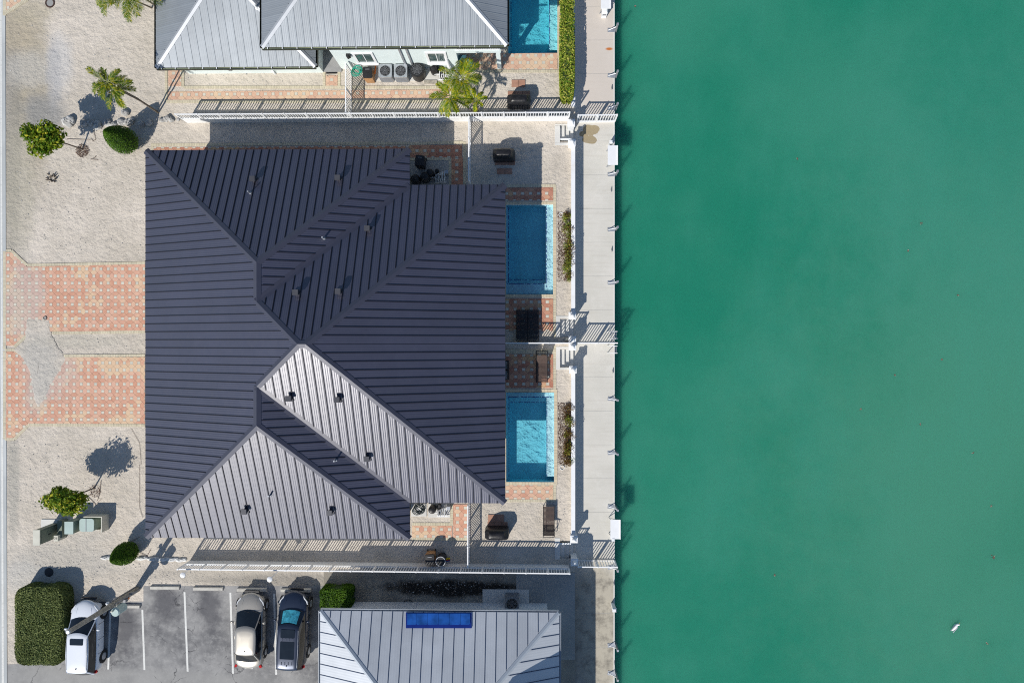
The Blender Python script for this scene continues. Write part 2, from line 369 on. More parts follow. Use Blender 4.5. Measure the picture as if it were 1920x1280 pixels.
# ---------------------------------------------------------------- geometry helpers
def clip(pts, a, bq, c):
    """keep the side a*x+b*y<=c (points are tuples, any length)"""
    out = []; n = len(pts)
    for i in range(n):
        p, q = pts[i], pts[(i+1) % n]; dp = a*p[0]+bq*p[1]-c; dq = a*q[0]+bq*q[1]-c
        if dp <= 0: out.append(p)
        if (dp < 0 < dq) or (dq < 0 < dp):
            t = dp/(dp-dq); out.append(tuple(p[k]+(q[k]-p[k])*t for k in range(len(p))))
    return out
def area(p): return abs(sum(p[i][0]*p[(i+1)%len(p)][1]-p[(i+1)%len(p)][0]*p[i][1] for i in range(len(p))))/2
def clipconv(pts, cv):
    a = sum(cv[i][0]*cv[(i+1)%len(cv)][1]-cv[(i+1)%len(cv)][0]*cv[i][1] for i in range(len(cv)))
    if a < 0: cv = cv[::-1]
    for i in range(len(cv)):
        x0, y0 = cv[i]; x1, y1 = cv[(i+1) % len(cv)]; A, B = (y1-y0), -(x1-x0)
        pts = clip(pts, A, B, A*x0+B*y0)
        if len(pts) < 3: return []
    return pts
def rectpx(x0, y0, x1, y1, z=0.):
    a = P(x0, y1, z); b_ = P(x1, y0, z); return [(a.x,a.y),(b_.x,a.y),(b_.x,b_.y),(a.x,b_.y)]

# ================================================================ SETTING
ZD, ZW = -.7, -1.65
XD = P(1151, 640, ZD).x; XWALL = P(1079, 640, 0).x; YT, YB = 70., -70.
xw = P(6, 640).x
pools = [rectpx(949, 384, 1037, 552), rectpx(949, 735, 1039, 903), rectpx(953, -150, 1045, 105)]
stairs = [rectpx(1050, 235, 1080, 266), rectpx(1050, 598, 1080, 631), rectpx(1050, 655, 1080, 688), rectpx(1050, 1014, 1080, 1046)]
def holed(xa, ya, xb, yb, holes, z, mb, mi=0):
    xs = sorted({xa, xb, *[h[0][0] for h in holes], *[h[1][0] for h in holes]}); ys = sorted({ya, yb, *[h[0][1] for h in holes], *[h[2][1] for h in holes]})
    xs = [x for x in xs if xa <= x <= xb]; ys = [y for y in ys if ya <= y <= yb]
    for i in range(len(xs)-1):
        for j in range(len(ys)-1):
            cx, cy = (xs[i]+xs[i+1])/2, (ys[j]+ys[j+1])/2
            if any(h[0][0] < cx < h[1][0] and h[0][1] < cy < h[2][1] for h in holes): continue
            mb.sheet([(xs[i],ys[j]),(xs[i+1],ys[j]),(xs[i+1],ys[j+1]),(xs[i],ys[j+1])], z, mi)
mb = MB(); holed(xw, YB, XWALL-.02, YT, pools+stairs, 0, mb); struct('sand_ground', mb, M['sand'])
mb = MB(); mb.sheet([(-90,YB),(xw-.45,YB),(xw-.45,YT),(-90,YT)], -.10); struct('road', mb, M['road'])
mb = MB(); a, c_ = P(-2,0), P(9,0); a2, c2 = P(4,1280), P(15,1280)
mb.prism([(a.x-.6,40),(c_.x,40),(c2.x,-40),(a2.x-.6,-40)], -.12, .03); struct('kerb', mb, M['gutterc'])
mb = MB(); mb.prism([(a.x+.05,40),(a.x+.14,40),(a2.x+.2,-40),(a2.x+.05,-40)], .031, .034); struct('kerb_line', mb, M['line'])
mb = MB(); mb.sheet(poly([(269,1098),(606,1098),(606,1500),(13,1500),(13,1245),(98,1241),(120,1200),(120,1127),(269,1127)]), .004)
lot = struct('parking_lot', mb, M['asphalt'])
for i, (a, b_) in enumerate((((207,1145),(203,1254)),((267,1142),(271,1255)),((346,1109),(352,1258)),((432,1110),(437,1262)),((514,1112),(518,1264)))):
    p, q = P(*a), P(*b_); mb = MB(); mb.prism([(p.x-.06,p.y),(p.x+.06,p.y),(q.x+.06,q.y),(q.x-.06,q.y)], .005, .009); part('parking_line', mb, M['line'], lot)
mb = MB(); mb.sheet(poly([(607,1072),(1078.5,1072),(1078.5,1500),(607,1500)]), .004); struct('gravel_yard', mb, M['soil'])
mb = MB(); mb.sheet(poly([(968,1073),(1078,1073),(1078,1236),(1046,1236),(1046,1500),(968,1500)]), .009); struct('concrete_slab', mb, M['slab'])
# dock and sea wall
mb = MB(); mb.box(XWALL-.5, YB, -6, XD, YT, ZD); dock = struct('dock', mb, M['dock'])
for k in range(-5, 15):
    pass
mb = MB(); mb.box(XD-.03, YB, ZD-.35, XD+.05, YT, ZD+.012); struct('dock_edge', mb, M['pale'])
def watermat():
    b = NB('turbid_green_water')
    c = b.mix(b.ramp(b.noise(.05, 6, .6), .38, .62), (.014,.182,.112), (.034,.215,.140))
    c = b.mix(b.math('MULTIPLY', b.blob(1900, 900, 420, 520, 1.2, .5, ZW), .42), c, (.080,.24,.155))
    c = b.mix(b.math('MULTIPLY', b.blob(1880, 350, 300, 300, 1.2, .5, ZW), .4), c, (.05,.235,.17))
    c = b.mix(b.math('MULTIPLY', b.ramp(b.noise(.35, 7, .6, st=(1,.35,1)), .45, .75), .18), c, (.05,.26,.19))
    b.fin(c, .12, 0, .35, b.bump(b.noise(1.5, 5, .6), .10, .05))
    b.b.inputs['Subsurface Weight'].default_value = 1.; b.b.inputs['Subsurface Radius'].default_value = (.6,1.,.9); b.b.inputs['Subsurface Scale'].default_value = 1.6; b.b.subsurface_method = 'BURLEY'
    return b.m
mb = MB(); mb.box(XD-.35, YB, -6, XD+75, YT, ZW); struct('canal_water', mb, watermat())

# ---------------------------------------------------------------- pavers
def hexmesh(name, w, h, dx, dy, mt, vert):
    """one paver: the bar between two dots with a point each side"""
    g = .006; gx, gy = w-dx, h-dy      # gap sizes between dots
    if not vert: pts = [(-gx/2+g,-dy/2+0),(0,-h/2+g*1.4),(gx/2-g,-dy/2),(gx/2-g,dy/2),(0,h/2-g*1.4),(-gx/2+g,dy/2)]
    else: pts = [(-dx/2,-gy/2+g),(dx/2,-gy/2+g),(w/2-g*1.4,0),(dx/2,gy/2-g),(-dx/2,gy/2-g),(-w/2+g*1.4,0)]
    return pts
def paving(parent_obj, regions, w, h, x0, y0, mt, z=.03, frac=.4, maxp=295, key=None):
    """regions: convex polygons in world xy; whole pavers are objects, the cut ones and the dots are joined"""
    dx, dy = w*frac, h*frac; shapes = [(hexmesh('', w, h, dx, dy, mt, v), v) for v in (False, True)]
    cut = MB(); dots = MB(); whole = []
    bed = MB()
    for rg in regions: bed.sheet(rg, z-.012)
    part('paver_bed', bed, M['joint'], parent_obj)
    mes = []
    for pts, v in shapes:
        m_ = MB(); m_.prism(pts, -.03, 0, bottom=False); mes.append(mkmesh('paver', m_, mt))
    for rg in regions:
        xs = [p[0] for p in rg]; ys = [p[1] for p in rg]; A0 = None
        for i in range(math.floor((min(xs)-x0)/w)-1, math.ceil((max(xs)-x0)/w)+2):
            for j in range(math.floor((min(ys)-y0)/h)-1, math.ceil((max(ys)-y0)/h)+2):
                cx, cy = x0+i*w, y0+j*h
                q = [(cx-dx/2+.005,cy-dy/2+.005),(cx+dx/2-.005,cy-dy/2+.005),(cx+dx/2-.005,cy+dy/2-.005),(cx-dx/2+.005,cy+dy/2-.005)]
                q = clipconv(q, rg)
                if len(q) > 2 and area(q) > .0008: dots.prism(q, z-.03, z+.002, bottom=False)
                for k, (pts, v) in enumerate(shapes):
                    ox, oy = (cx, cy+h/2) if v else (cx+w/2, cy)
                    fp = [(ox+a_, oy+b_) for a_, b_ in pts]; q = clipconv(fp, rg)
                    if len(q) < 3: continue
                    if area(q) > area(fp)*.985: whole.append((k, ox, oy))
                    elif area(q) > .002: cut.prism(q, z-.03, z+random.uniform(-.002,.002), bottom=False)
    random.shuffle(whole)
    for n_, (k, ox, oy) in enumerate(whole):
        if n_ < maxp: mpart('paver', mes[k], parent_obj, (ox, oy, z+random.uniform(-.003,.002)))
        else:
            cut.prism([(ox+a_, oy+b_) for a_, b_ in shapes[k][0]], z-.03, z+random.uniform(-.002,.002), bottom=False)
    if cut.v: part('cut_paver', cut, mt, parent_obj, kind='stuff')
    if dots.v: part('square_paver', dots, M['dot'], parent_obj, kind='stuff')
def brickrun(mb, a, b_, wd, z=.031, step=.105, side=0):
    """a row of soldier bricks from a to b, wd across (to the left of the direction when side=1)"""
    a = Vector(a[:2]); b_ = Vector(b_[:2]); d = b_-a; n = max(1, round(d.length/step)); u = d.normalized(); v = Vector((-u.y, u.x)); s_ = d.length/n
    for i in range(n):
        p = a+u*(i*s_+.004); q = a+u*((i+1)*s_-.004); e0 = v*(0 if side else -wd/2); e1 = v*(wd if side else wd/2)
        mb.prism([tuple(p+e0), tuple(q+e0), tuple(q+e1), tuple(p+e1)], z-.03, z+random.uniform(-.002,.003), bottom=False)
def border(parent_obj, runs, wd=.17, mt=None, z=.033, name='border_brick'):
    m_ = MB(); bd = MB()
    for a, b_ in runs:
        pa, pb = P(*a), P(*b_); brickrun(m_, pa, pb, wd, z); 
    part(name, m_, mt or M['border'], parent_obj, kind='stuff')

def empty_struct(name):
    o = bpy.data.objects.new(name, None); COL.objects.link(o); o['kind'] = 'structure'; OFF[o] = Vector((0,0,0)); return o
dw = empty_struct('driveway')
pw, ph = 13.8/30, 13.45/30
o1 = P(96, 531)
R1 = [poly([(11,473),(22,473),(51,500),(51,625),(27,648),(11,648)]), poly([(51,500),(272,495),(272,621),(51,621)])]
paving(dw, R1, pw, ph, o1.x, o1.y, M['paver'])
border(dw, (((12,470),(22,470)),((22,470),(51,497)),((51,497),(272,493)),((98,624),(272,622)),((27,650),(52,628)),((9,471),(9,655))))
dw2 = empty_struct('driveway'); o2 = P(126, 680)
R2 = [poly([(11,659),(27,659),(58,672),(58,795),(28,822),(11,822)]), poly([(58,669),(272,669),(272,794),(58,794)])]
paving(dw2, R2, pw, ph, o2.x, o2.y, M['paver'])
border(dw2, (((10,656),(28,656)),((28,657),(46,668)),((120,667),(272,666)),((53,796),(272,797)),((27,823),(53,797)),((10,823),(27,823)),((9,657),(9,823))))
# drive of the northern house, just in the corner
dw3 = empty_struct('driveway'); paving(dw3, [poly([(11,-80),(60,-80),(48,0),(12,24)])], pw, ph, o1.x, o1.y, M['paver3'])
border(dw3, (((8,27),(52,-1)),((9,30),(9,-80)),((52,-1),(70,-30))), .22)
# drifts of sand over the paving
def drift(pts, z, amp=.05):
    pts = poly(pts); out = []
    n = len(pts)
    for i in range(n):
        a, b_ = Vector(pts[i]), Vector(pts[(i+1) % n]); k = max(2, int((b_-a).length/.12))
        for t in range(k): p = a.lerp(b_, t/k); out.append((p.x+random.uniform(-amp,amp), p.y+random.uniform(-amp,amp)))
    return out
def driftmesh(m_, ring, z):
    cx = sum(p[0] for p in ring)/len(ring); cy = sum(p[1] for p in ring)/len(ring); n = len(ring); vs = []
    for k, (s_, dz) in enumerate(((1., .0), (.93, .02), (.7, .03), (.35, .035))):
        vs += [(cx+(p[0]-cx)*s_, cy+(p[1]-cy)*s_, z+dz) for p in ring]
    vs.append((cx, cy, z+.035)); fs = [(k*n+i, k*n+(i+1)%n, (k+1)*n+(i+1)%n, (k+1)*n+i) for k in range(3) for i in range(n)]+[(3*n+i, 3*n+(i+1)%n, 4*n) for i in range(n)]
    m_.add(vs, fs)
mb = MB()
driftmesh(mb, drift([(50,598),(62,596),(80,597),(92,598),(97,628),(108,650),(124,672),(116,690),(106,705),(96,722),(88,742),(80,755),(72,764),(66,752),(62,730),(58,705),(52,690),(42,672),(26,655),(45,640),(48,620)], 0), .022)
struct('drifted_sand', mb, M['sand'], 'stuff')
# paths round the houses
def path(name, rects, org, mt, bd, w_=15./30, h_=13.5/30, coping=None, wd=.17):
    o = empty_struct(name); paving(o, [rectpx(*r) for r in rects], w_, h_, *XY(*org), mt)
    if bd: border(o, bd, wd)
    return o
path('side_path', [(288,274,768,282)], (320,276), M['paver2'], (((285,272),(770,269)),((286,270),(286,283))))
path('patio', [(768,272,866,296),(846,296,868,348)], (782,283), M['paver2'], (((770,270),(868,267)),((871,266),(871,348)),((766,299),(843,298)),((844,298),(844,348))))
path('patio', [(948,352,1037,376)], (965,363), M['paver2'], (((948,349),(1042,348)),((1040,348),(1040,380))))
path('patio', [(948,560,1037,620)], (966,566), M['paver2'], (((1040,556),(1040,634)),))
path('patio', [(948,664,1037,727)], (967,679), M['paver2'], (((1040,648),(1040,732)),((948,660),(1042,660)),((948,657),(1042,657))))
path('patio', [(948,909,1037,935)], (966,921), M['paver'], (((948,938),(1042,938)),((1040,905),(1040,940))))
path('patio', [(773,985,848,1007),(850,945,880,1007)], (798,1005), M['paver'], (((773,982),(848,982)),((847,945),(847,984)),((773,1010),(880,1010))))
path('side_path', [(316,130,340,162),(316,168,878,187)], (326,178), M['paver3'], (((312,130),(312,190)),((312,191),(878,190)),((345,164),(878,164)),((343,130),(343,164))), 14.6/30)
path('entry_path', [(611,142,633,166)], (622,150), M['paver3'], (((608,132),(608,164)),((636,132),(636,164))), 14.6/30)
path('patio', [(868,100,1045,131)], (990,118), M['paver3'], (((868,134),(1048,134)),), 14.6/30)
# concrete pads
def pad(name, r, z=.02, m='pale'):
    mb = MB(); mb.prism(rectpx(*r), -.05, z); return struct(name, mb, M[m])
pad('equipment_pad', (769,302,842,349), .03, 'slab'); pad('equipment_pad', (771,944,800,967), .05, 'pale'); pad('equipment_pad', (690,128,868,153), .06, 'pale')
pad('equipment_pad', (803,944,844,969), .05, 'pale')
mb = MB()
for (sx0, sy0, sx1, sy1) in ((1040,236,1050,268),(1040,268,1072,273),(1040,233,1072,235),(1042,592,1050,632),(1050,592,1072,597),(1042,650,1050,693),(1050,689,1072,693),(1050,650,1072,654),(1040,1008,1050,1048)):
    mb.prism(rectpx(sx0,sy0,sx1,sy1), -.1, .03)
struct('stair_landing', mb, M['pale'])
# ---------------------------------------------------------------- pools
def pool(x0, y0, x1, y1, label, shelfx, steps, mtl, copm, bench, sides):
    r = rectpx(x0, y0, x1, y1); xa, ya, xb, yb = r[0][0], r[0][1], r[2][0], r[2][1]
    t = thing('swimming_pool', label, 'pool', ((xa+xb)/2, (ya+yb)/2, 0))
    D = -1.05; m_ = MB(); th = .15
    m_.box(xa-th, ya-th, D-.15, xb+th, yb+th, D); m_.box(xa-th, ya-th, D, xa, yb+th, -.006); m_.box(xb, ya-th, D, xb+th, yb+th, -.006); m_.box(xa, ya-th, D, xb, ya, -.006); m_.box(xa, yb, D, xb, yb+th, -.006)
    part('basin', m_, mtl, t)
    if shelfx:
        m_ = MB(); sx = P(shelfx, y0).x; sy = P(0, shelfx and sides[0]).y; sy2 = P(0, sides[1]).y; m_.box(sx, min(sy, sy2), D, xb, max(sy, sy2), -.26); part('shelf', m_, mtl, t)
        m_ = MB()
        n = int(abs(sy-sy2)/.055)
        for i in range(n):
            if random.random() < .72: y = min(sy, sy2)+i*.055; m_.box(sx+.005, y, -.259, sx+.05, y+.045, -.256)
        part('mosaic_trim', m_, M['tile_blue'], t, kind='stuff')
    for k, (sy0, sy1, z) in enumerate(steps):
        m_ = MB(); a_, b_ = P(0, sy0).y, P(0, sy1).y; xx = (P(shelfx, y0).x if k else xb)
        m_.box(xa, min(a_,b_), D, xx-.004, max(a_,b_), z); part('pool_step', m_, mtl, t)
        m_ = MB(); e = min(a_,b_) if sy0 < 640 and False else (max(a_,b_)-.05 if steps[0][0] < steps[-1][0] and False else None)
        yy = (max(a_,b_)-.06) if (y1-sy0) < (sy0-y0) else (min(a_,b_)+.01); x = xa+.05
        while x < xx-.08:
            if random.random() < .75: m_.box(x, yy, z+.001, x+.045, yy+.05, z+.004)
            x += .055
        part('mosaic_trim', m_, M['tile_blue'], t, kind='stuff')
    if bench:
        m_ = MB(); bx_ = P(bench, y0).x; m_.box(xa, ya+.01, D, bx_, yb-.01, -.5); part('bench', m_, mtl, t)
        m_ = MB(); y = ya+.1
        while y < yb-.1:
            if random.random() < .75: m_.box(bx_-.06, y, -.499, bx_-.01, y+.045, -.496)
            y += .055
        part('mosaic_trim', m_, M['tile_blue'], t, kind='stuff')
    m_ = MB(); m_.box(xa-.02, ya-.02, D-.05, xb+.02, yb+.02, -.10); part('water', m_, M['poolwater'], t)
    m_ = MB(); cw = .19
    brickrun(m_, (xa-cw,yb+cw/2), (xb+cw,yb+cw/2), cw, .028, .2); brickrun(m_, (xa-cw,ya-cw/2), (xb+cw,ya-cw/2), cw, .028, .2); brickrun(m_, (xb+cw/2,ya), (xb+cw/2,yb), cw, .028, .2); brickrun(m_, (xa-cw/2,ya), (xa-cw/2,yb), cw, .028, .2)
    part('coping', m_, copm, t, kind='stuff')
    return t
def poolwater():
    b = NB('clear_pool_water'); b.nt.nodes.remove(b.b)
    tr = b.n('ShaderNodeBsdfTransparent'); gl = b.n('ShaderNodeBsdfGlossy'); gl.inputs['Roughness'].default_value = .03
    fr = b.n('ShaderNodeFresnel'); fr.inputs[0].default_value = 1.33; mx = b.n('ShaderNodeMixShader')
    nr = b.bump(b.noise(2.2, 4), .3, .03); L(b.nt, nr, gl.inputs['Normal']); L(b.nt, nr, fr.inputs['Normal'])
    L(b.nt, fr.outputs[0], mx.inputs[0]); L(b.nt, tr.outputs[0], mx.inputs[1]); L(b.nt, gl.outputs[0], mx.inputs[2]); L(b.nt, mx.outputs[0], b.out.inputs[0])
    va = b.n('ShaderNodeVolumeAbsorption'); va.inputs[0].default_value = (.0,.76,.88,1); va.inputs[1].default_value = .55; L(b.nt, va.outputs[0], b.out.inputs[1]); return b.m
M['poolwater'] = poolwater()
pool(949, 384, 1037, 552, 'blue pool by the upper end of the dark roof, steps at its lower end', 1024, ((532,552,-.3),(524,532,-.7)), M['pool'], M['coping'], 954, (384,540))
pool(949, 735, 1039, 903, 'rectangular pool by the lower end of the dark roof, half sunlit pale turquoise water', 1025, ((735,744,-.3),(744,755,-.7)), M['pool'], M['coping'], 955, (744,890))
pool(953, -150, 1045, 105, 'turquoise pool beside the yellow hedge, cut off by the top of the photo', 1030, (), M['pool3'], M['tilebrick'] if False else M['coping'], 959, (-150,100))

# ================================================================ ROOFS
def facebasis(pts):
    n = (pts[1]-pts[0]).cross(pts[2]-pts[0])
    for i in range(len(pts)-2):
        n2 = (pts[i+1]-pts[i]).cross(pts[i+2]-pts[i+1])
        if n2.length > n.length: n = n2
    n.normalize()
    if n.z < 0: n = -n
    u = Vector((-n.y, n.x, 0)).normalized(); v = n.cross(u).normalized()   # u along the eave, v up the slope
    return n, u, v
def roof_face(parent, pts, sp, mp, ms, lift=.03, gap=.011, ribw=.018, ribh=.072, phase=0.):
    n, u, v = facebasis(pts); o = pts[0]
    uv = [((p-o).dot(u), (p-o).dot(v)) for p in pts]
    if sum(uv[i][0]*uv[(i+1)%len(uv)][1]-uv[(i+1)%len(uv)][0]*uv[i][1] for i in range(len(uv))) < 0: uv = uv[::-1]
    lo = min(a for a, b_ in uv); hi = max(a for a, b_ in uv); k = max(1, round((hi-lo)/sp)); s_ = (hi-lo)/k
    w3 = lambda a, b_, h_: o+u*a+v*b_+n*h_
    for i in range(k):
        a0, a1 = lo+i*s_, lo+(i+1)*s_
        q = clip(clip(uv, 1, 0, a1-gap), -1, 0, -(a0+gap))
        if len(q) < 3 or area(q) < .004: continue
        m_ = MB(); m = len(q)
        m_.add([w3(a, b_, lift) for a, b_ in q]+[w3(a, b_, 0) for a, b_ in q], [tuple(range(m))]+[(j, j+m, (j+1) % m+m, (j+1) % m) for j in range(m)], 0)
        nf = len(m_.f)
        # rib on the seam at a1
        if i < k-1:
            bs = []
            for j in range(len(uv)):
                p, r = uv[j], uv[(j+1) % len(uv)]
                if (p[0]-a1)*(r[0]-a1) < 0: t = (a1-p[0])/(r[0]-p[0]); bs.append(p[1]+(r[1]-p[1])*t)
            if len(bs) >= 2:
                b0, b1 = min(bs), max(bs); b0 += .01 if b0 < min(q_[1] for q_ in uv)+.25 else .24; b1 -= .26
                if b1-b0 > .08:
                    c8 = [w3(a1+da, bb, hh) for hh in (0, ribh) for da, bb in ((-ribw,b0),(ribw,b0),(ribw,b1),(-ribw,b1))]
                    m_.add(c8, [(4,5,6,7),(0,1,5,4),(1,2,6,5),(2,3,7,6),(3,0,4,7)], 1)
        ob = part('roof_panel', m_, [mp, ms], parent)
        me = ob.data; ul = me.uv_layers.new(name='UVMap')
        for pl in me.polygons:
            for li, vi in zip(pl.loop_indices, pl.vertices):
                d = me.vertices[vi].co+OFF[parent]-o; ul.data[li].uv = ((d.dot(u)-lo)/s_, d.dot(v))
def cap(parent, a, b_, n1, n2, wd, mt, name='ridge_cap', lift=.055):
    d = (b_-a); dh = Vector((d.x, d.y, 0)).normalized(); sd = Vector((-dh.y, dh.x, 0)); ring = []
    def zat(n_, p0, off): return -(n_.x*off.x+n_.y*off.y)/n_.z
    m_ = MB(); vs = []
    for p in (a, b_):
        l = sd*wd; l1 = min((zat(n_, p, l) for n_ in (n1, n2))) if name == 'ridge_cap' else max((zat(n_, p, l) for n_ in (n1, n2)))
        r = -sd*wd; r1 = min((zat(n_, p, r) for n_ in (n1, n2))) if name == 'ridge_cap' else max((zat(n_, p, r) for n_ in (n1, n2)))
        c = p+Vector((0,0,lift+.03)); pl = p+l+Vector((0,0,l1+lift)); pr = p+r+Vector((0,0,r1+lift))
        vs += [pl, c, pr, pl-Vector((0,0,.05)), pr-Vector((0,0,.05))]
    m_.add(vs, [(0,1,6,5),(1,2,7,6),(3,0,5,8),(2,4,9,7),(4,3,8,9),(0,3,4,2,1),(5,6,7,9,8)]); part(name, m_, mt, parent)
def eave_trim(parent, ring, z, mt, wd=.12, inner=None, mi=None):
    """gutter along each eave segment"""
    for i in range(len(ring)-1):
        a, b_ = Vector(ring[i]), Vector(ring[i+1]); d = (b_-a).normalized(); s_ = Vector((d.y, -d.x))
        m_ = MB(); q = [a, b_, b_+s_*wd, a+s_*wd]
        m_.prism([tuple(x) for x in q], z-.16, z-.15); q2 = [a+s_*(wd-.018), b_+s_*(wd-.018), b_+s_*wd, a+s_*wd]; m_.prism([tuple(x) for x in q2], z-.15, z+.01)
        q3 = [a, b_, b_+s_*.015, a+s_*.015]; m_.prism([tuple(x) for x in q3], z-.15, z+.02)
        part('gutter', m_, mt, parent)

# ---- the big dark roofed house
E_ = 3.6
def vx(px, py, z=E_): return P(px, py, z).x
def vy(px, py, z=E_): return P(px, py, z).y
xW = (vx(272,284)+vx(275,1006))/2; xE = (vx(946,347)+vx(948,942))/2; xM = (vx(766,300)+vx(770,1000))/2
yN = (vy(272,284)+vy(766,278))/2; yS = (vy(275,1006)+vy(770,1010))/2; yN2 = (vy(766,347)+vy(946,347))/2; yS2 = vy(850,942)
pW = .41; nW = Vector((-pW, 0, 1)); p0 = Vector((xW, 0, E_))
r1 = hit(482, 492, p0, nW); z1 = r1.z; pN = (z1-E_)/(yN-r1.y)
yc = (yN2+yS2)/2; z3 = E_+pN*(yN2-yc); x3 = xW+(z3-E_)/pW; x3b = x3+.4; pE = (z3-E_)/(xE-x3b)
V = Vector
A = V((xW,yN,E_)); B = V((xM,yN,E_)); C = V((xM,yN2,E_)); D = V((xE,yN2,E_)); Ee = V((xE,yS2,E_)); F = V((xM,yS2,E_)); G_ = V((xM,yS,E_)); Hh = V((xW,yS,E_))
Ra = V((r1.x,r1.y,z1)); Rb = V((r1.x, yN2-(z1-E_)/pN, z1)); Rc = V((x3,yc,z3)); Rd = V((x3b,yc,z3)); Re = V((r1.x, yS2+(z1-E_)/pN, z1)); Rf = V((r1.x, yS+(z1-E_)/pN, z1))
house = thing('house', 'large house with a dark slate metal roof in the middle of the photo', 'house', (xW+5, yc, 0))
faces = [[A,Hh,Rf,Re,Rc,Rb,Ra],[B,A,Ra],[C,B,Ra,Rb],[D,C,Rb,Rc,Rd],[Ee,D,Rd],[F,Ee,Rd,Rc,Re],[G_,F,Re,Rf],[Hh,G_,Rf]]
mb = MB()
for f in faces: mb.add(f, [tuple(range(len(f)))])
ol = [A,B,C,D,Ee,F,G_,Hh]; mb.add([(p.x,p.y,E_-.02) for p in ol], [tuple(range(8))])
roof = part('roof', mb, M['seam_dark'], house)
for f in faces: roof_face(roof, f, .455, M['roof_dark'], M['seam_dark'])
nn = [facebasis(f)[0] for f in faces]
for a, b_, i, j in ((A,Ra,0,1),(Ra,B,1,2),(Ra,Rb,0,2),(Rb,Rc,0,3),(Rc,Rd,3,5),(Rd,D,3,4),(Rd,Ee,4,5),(Rc,Re,0,5),(Re,Rf,0,6),(Rf,G_,6,7),(Rf,Hh,0,7)):
    cap(roof, a, b_, nn[i], nn[j], .20, M['roof_dark_cap'])
cap(roof, Rb, C, nn[2], nn[3], .20, M['roof_dark_cap'], 'valley_flashing', .035); cap(roof, Re, F, nn[5], nn[6], .20, M['roof_dark_cap'], 'valley_flashing', .035)
eave_trim(roof, [(A.x,A.y),(B.x,B.y),(C.x,C.y),(D.x,D.y),(Ee.x,Ee.y),(F.x,F.y),(G_.x,G_.y),(Hh.x,Hh.y),(A.x,A.y)][::-1][::1], E_, M['copper'], -.07)
mb = MB(); i_ = .62
mb.prism([(xW+i_,yS+i_),(xM-i_,yS+i_),(xM-i_,yS2+1.5),(xE-1.6,yS2+1.5),(xE-1.6,yN2-i_),(xM-i_,yN2-i_),(xM-i_,yN-i_),(xW+i_,yN-i_)], 0, E_-.03); part('wall', mb, M['housewall'], house)
def boxvent(px, py, fi, sz=.24, h_=.42):
    p = hit(px, py, faces[fi][0], nn[fi]); m_ = MB()
    m_.box(p.x-sz*.4, p.y-sz*.4, p.z-.2, p.x+sz*.4, p.y+sz*.4, p.z+h_*.7); m_.box(p.x-sz*.62, p.y-sz*.6, p.z+h_*.7, p.x+sz*.62, p.y+sz*.6, p.z+h_); m_.box(p.x-sz*.7, p.y-sz*.7, p.z-.15, p.x+sz*.7, p.y+sz*.7, p.z+.06)
    part('roof_vent', m_, M['vent'], roof)
def pipevent(px, py, fi):
    p = hit(px, py, faces[fi][0], nn[fi]); m_ = MB(); m_.cyl(p-V((0,0,.1)), p+V((0,0,.42)), .05, .045, 10); m_.cyl(p-V((0,0,.1)), p+V((0,0,.09)), .13, .07, 12); part('vent_pipe', m_, M['metal'], roof)
for q in ((478,338,1),(636,336,1),(691,430,3),(558,549,3),(637,547,3),(545,746,5),(635,748,5),(690,858,5),(462,956,7),(621,958,7)): boxvent(*q)
for q in ((470,362,1),(608,447,2),(630,862,6),(508,927,7)): pipevent(*q)

# ---- generic hip roof
def hiproof(parent, x0, y0, x1, y1, z, pitch, sp, mp, ms, mc, gut, capw=.14, ribh=.05, ribw=.02):
    hw = min(x1-x0, y1-y0)/2; zr = z+hw*pitch
    a, b_, c_, d = V((x0,y0,z)), V((x1,y0,z)), V((x1,y1,z)), V((x0,y1,z))
    if x1-x0 > y1-y0: r0, r1_ = V((x0+hw,y0+hw,zr)), V((x1-hw,y0+hw,zr)); fs = [[a,b_,r1_,r0],[b_,c_,r1_],[c_,d,r0,r1_],[d,a,r0]]; hips = ((a,r0,0,3),(b_,r1_,0,1),(c_,r1_,1,2),(d,r0,2,3),(r0,r1_,0,2))
    else: r0, r1_ = V((x0+hw,y0+hw,zr)), V((x0+hw,y1-hw,zr)); fs = [[a,b_,r0],[b_,c_,r1_,r0],[c_,d,r1_],[d,a,r0,r1_]]; hips = ((a,r0,0,3),(b_,r0,0,1),(c_,r1_,1,2),(d,r1_,2,3),(r0,r1_,1,3))
    m_ = MB()
    for f in fs: m_.add(f, [tuple(range(len(f)))])
    m_.add([(p.x,p.y,z-.02) for p in (a,b_,c_,d)], [(3,2,1,0)])
    rf = part('roof', m_, ms, parent); n_ = [facebasis(f)[0] for f in fs]
    for f in fs: roof_face(rf, f, sp, mp, ms, ribh=ribh, ribw=ribw, gap=.012)
    for p, q, i, j in hips: cap(rf, p, q, n_[i], n_[j], capw, mc)
    eave_trim(rf, [(x0,y0),(x0,y1),(x1,y1),(x1,y0),(x0,y0)], z, gut, -.10)
    return rf, fs, n_
# ---- northern house
zl, zu = 2.75, 5.2
nh = thing('house', 'pale mint house with light grey metal roofs on two levels, top of photo', 'house', (P(620,40).x, P(620,40).y, 0))
lx0, lx1, ly0 = P(293,127,zl).x, P(592,127,zl).x, P(440,126,zl).y
rfl, fl, nl = hiproof(nh, lx0, ly0, lx1, ly0+12, zl, .42, .455, M['roof_grey'], M['seam_grey'], M['roof_grey_cap'], M['copper'])
ux0, ux1, uy0 = P(491,87,zu).x, P(951,85,zu).x, P(720,87,zu).y
rfu, fu, nu = hiproof(nh, ux0, uy0, ux1, uy0+11.6, zu, .42, .40, M['roof_grey'], M['seam_grey'], M['roof_grey_cap'], M['copper'])
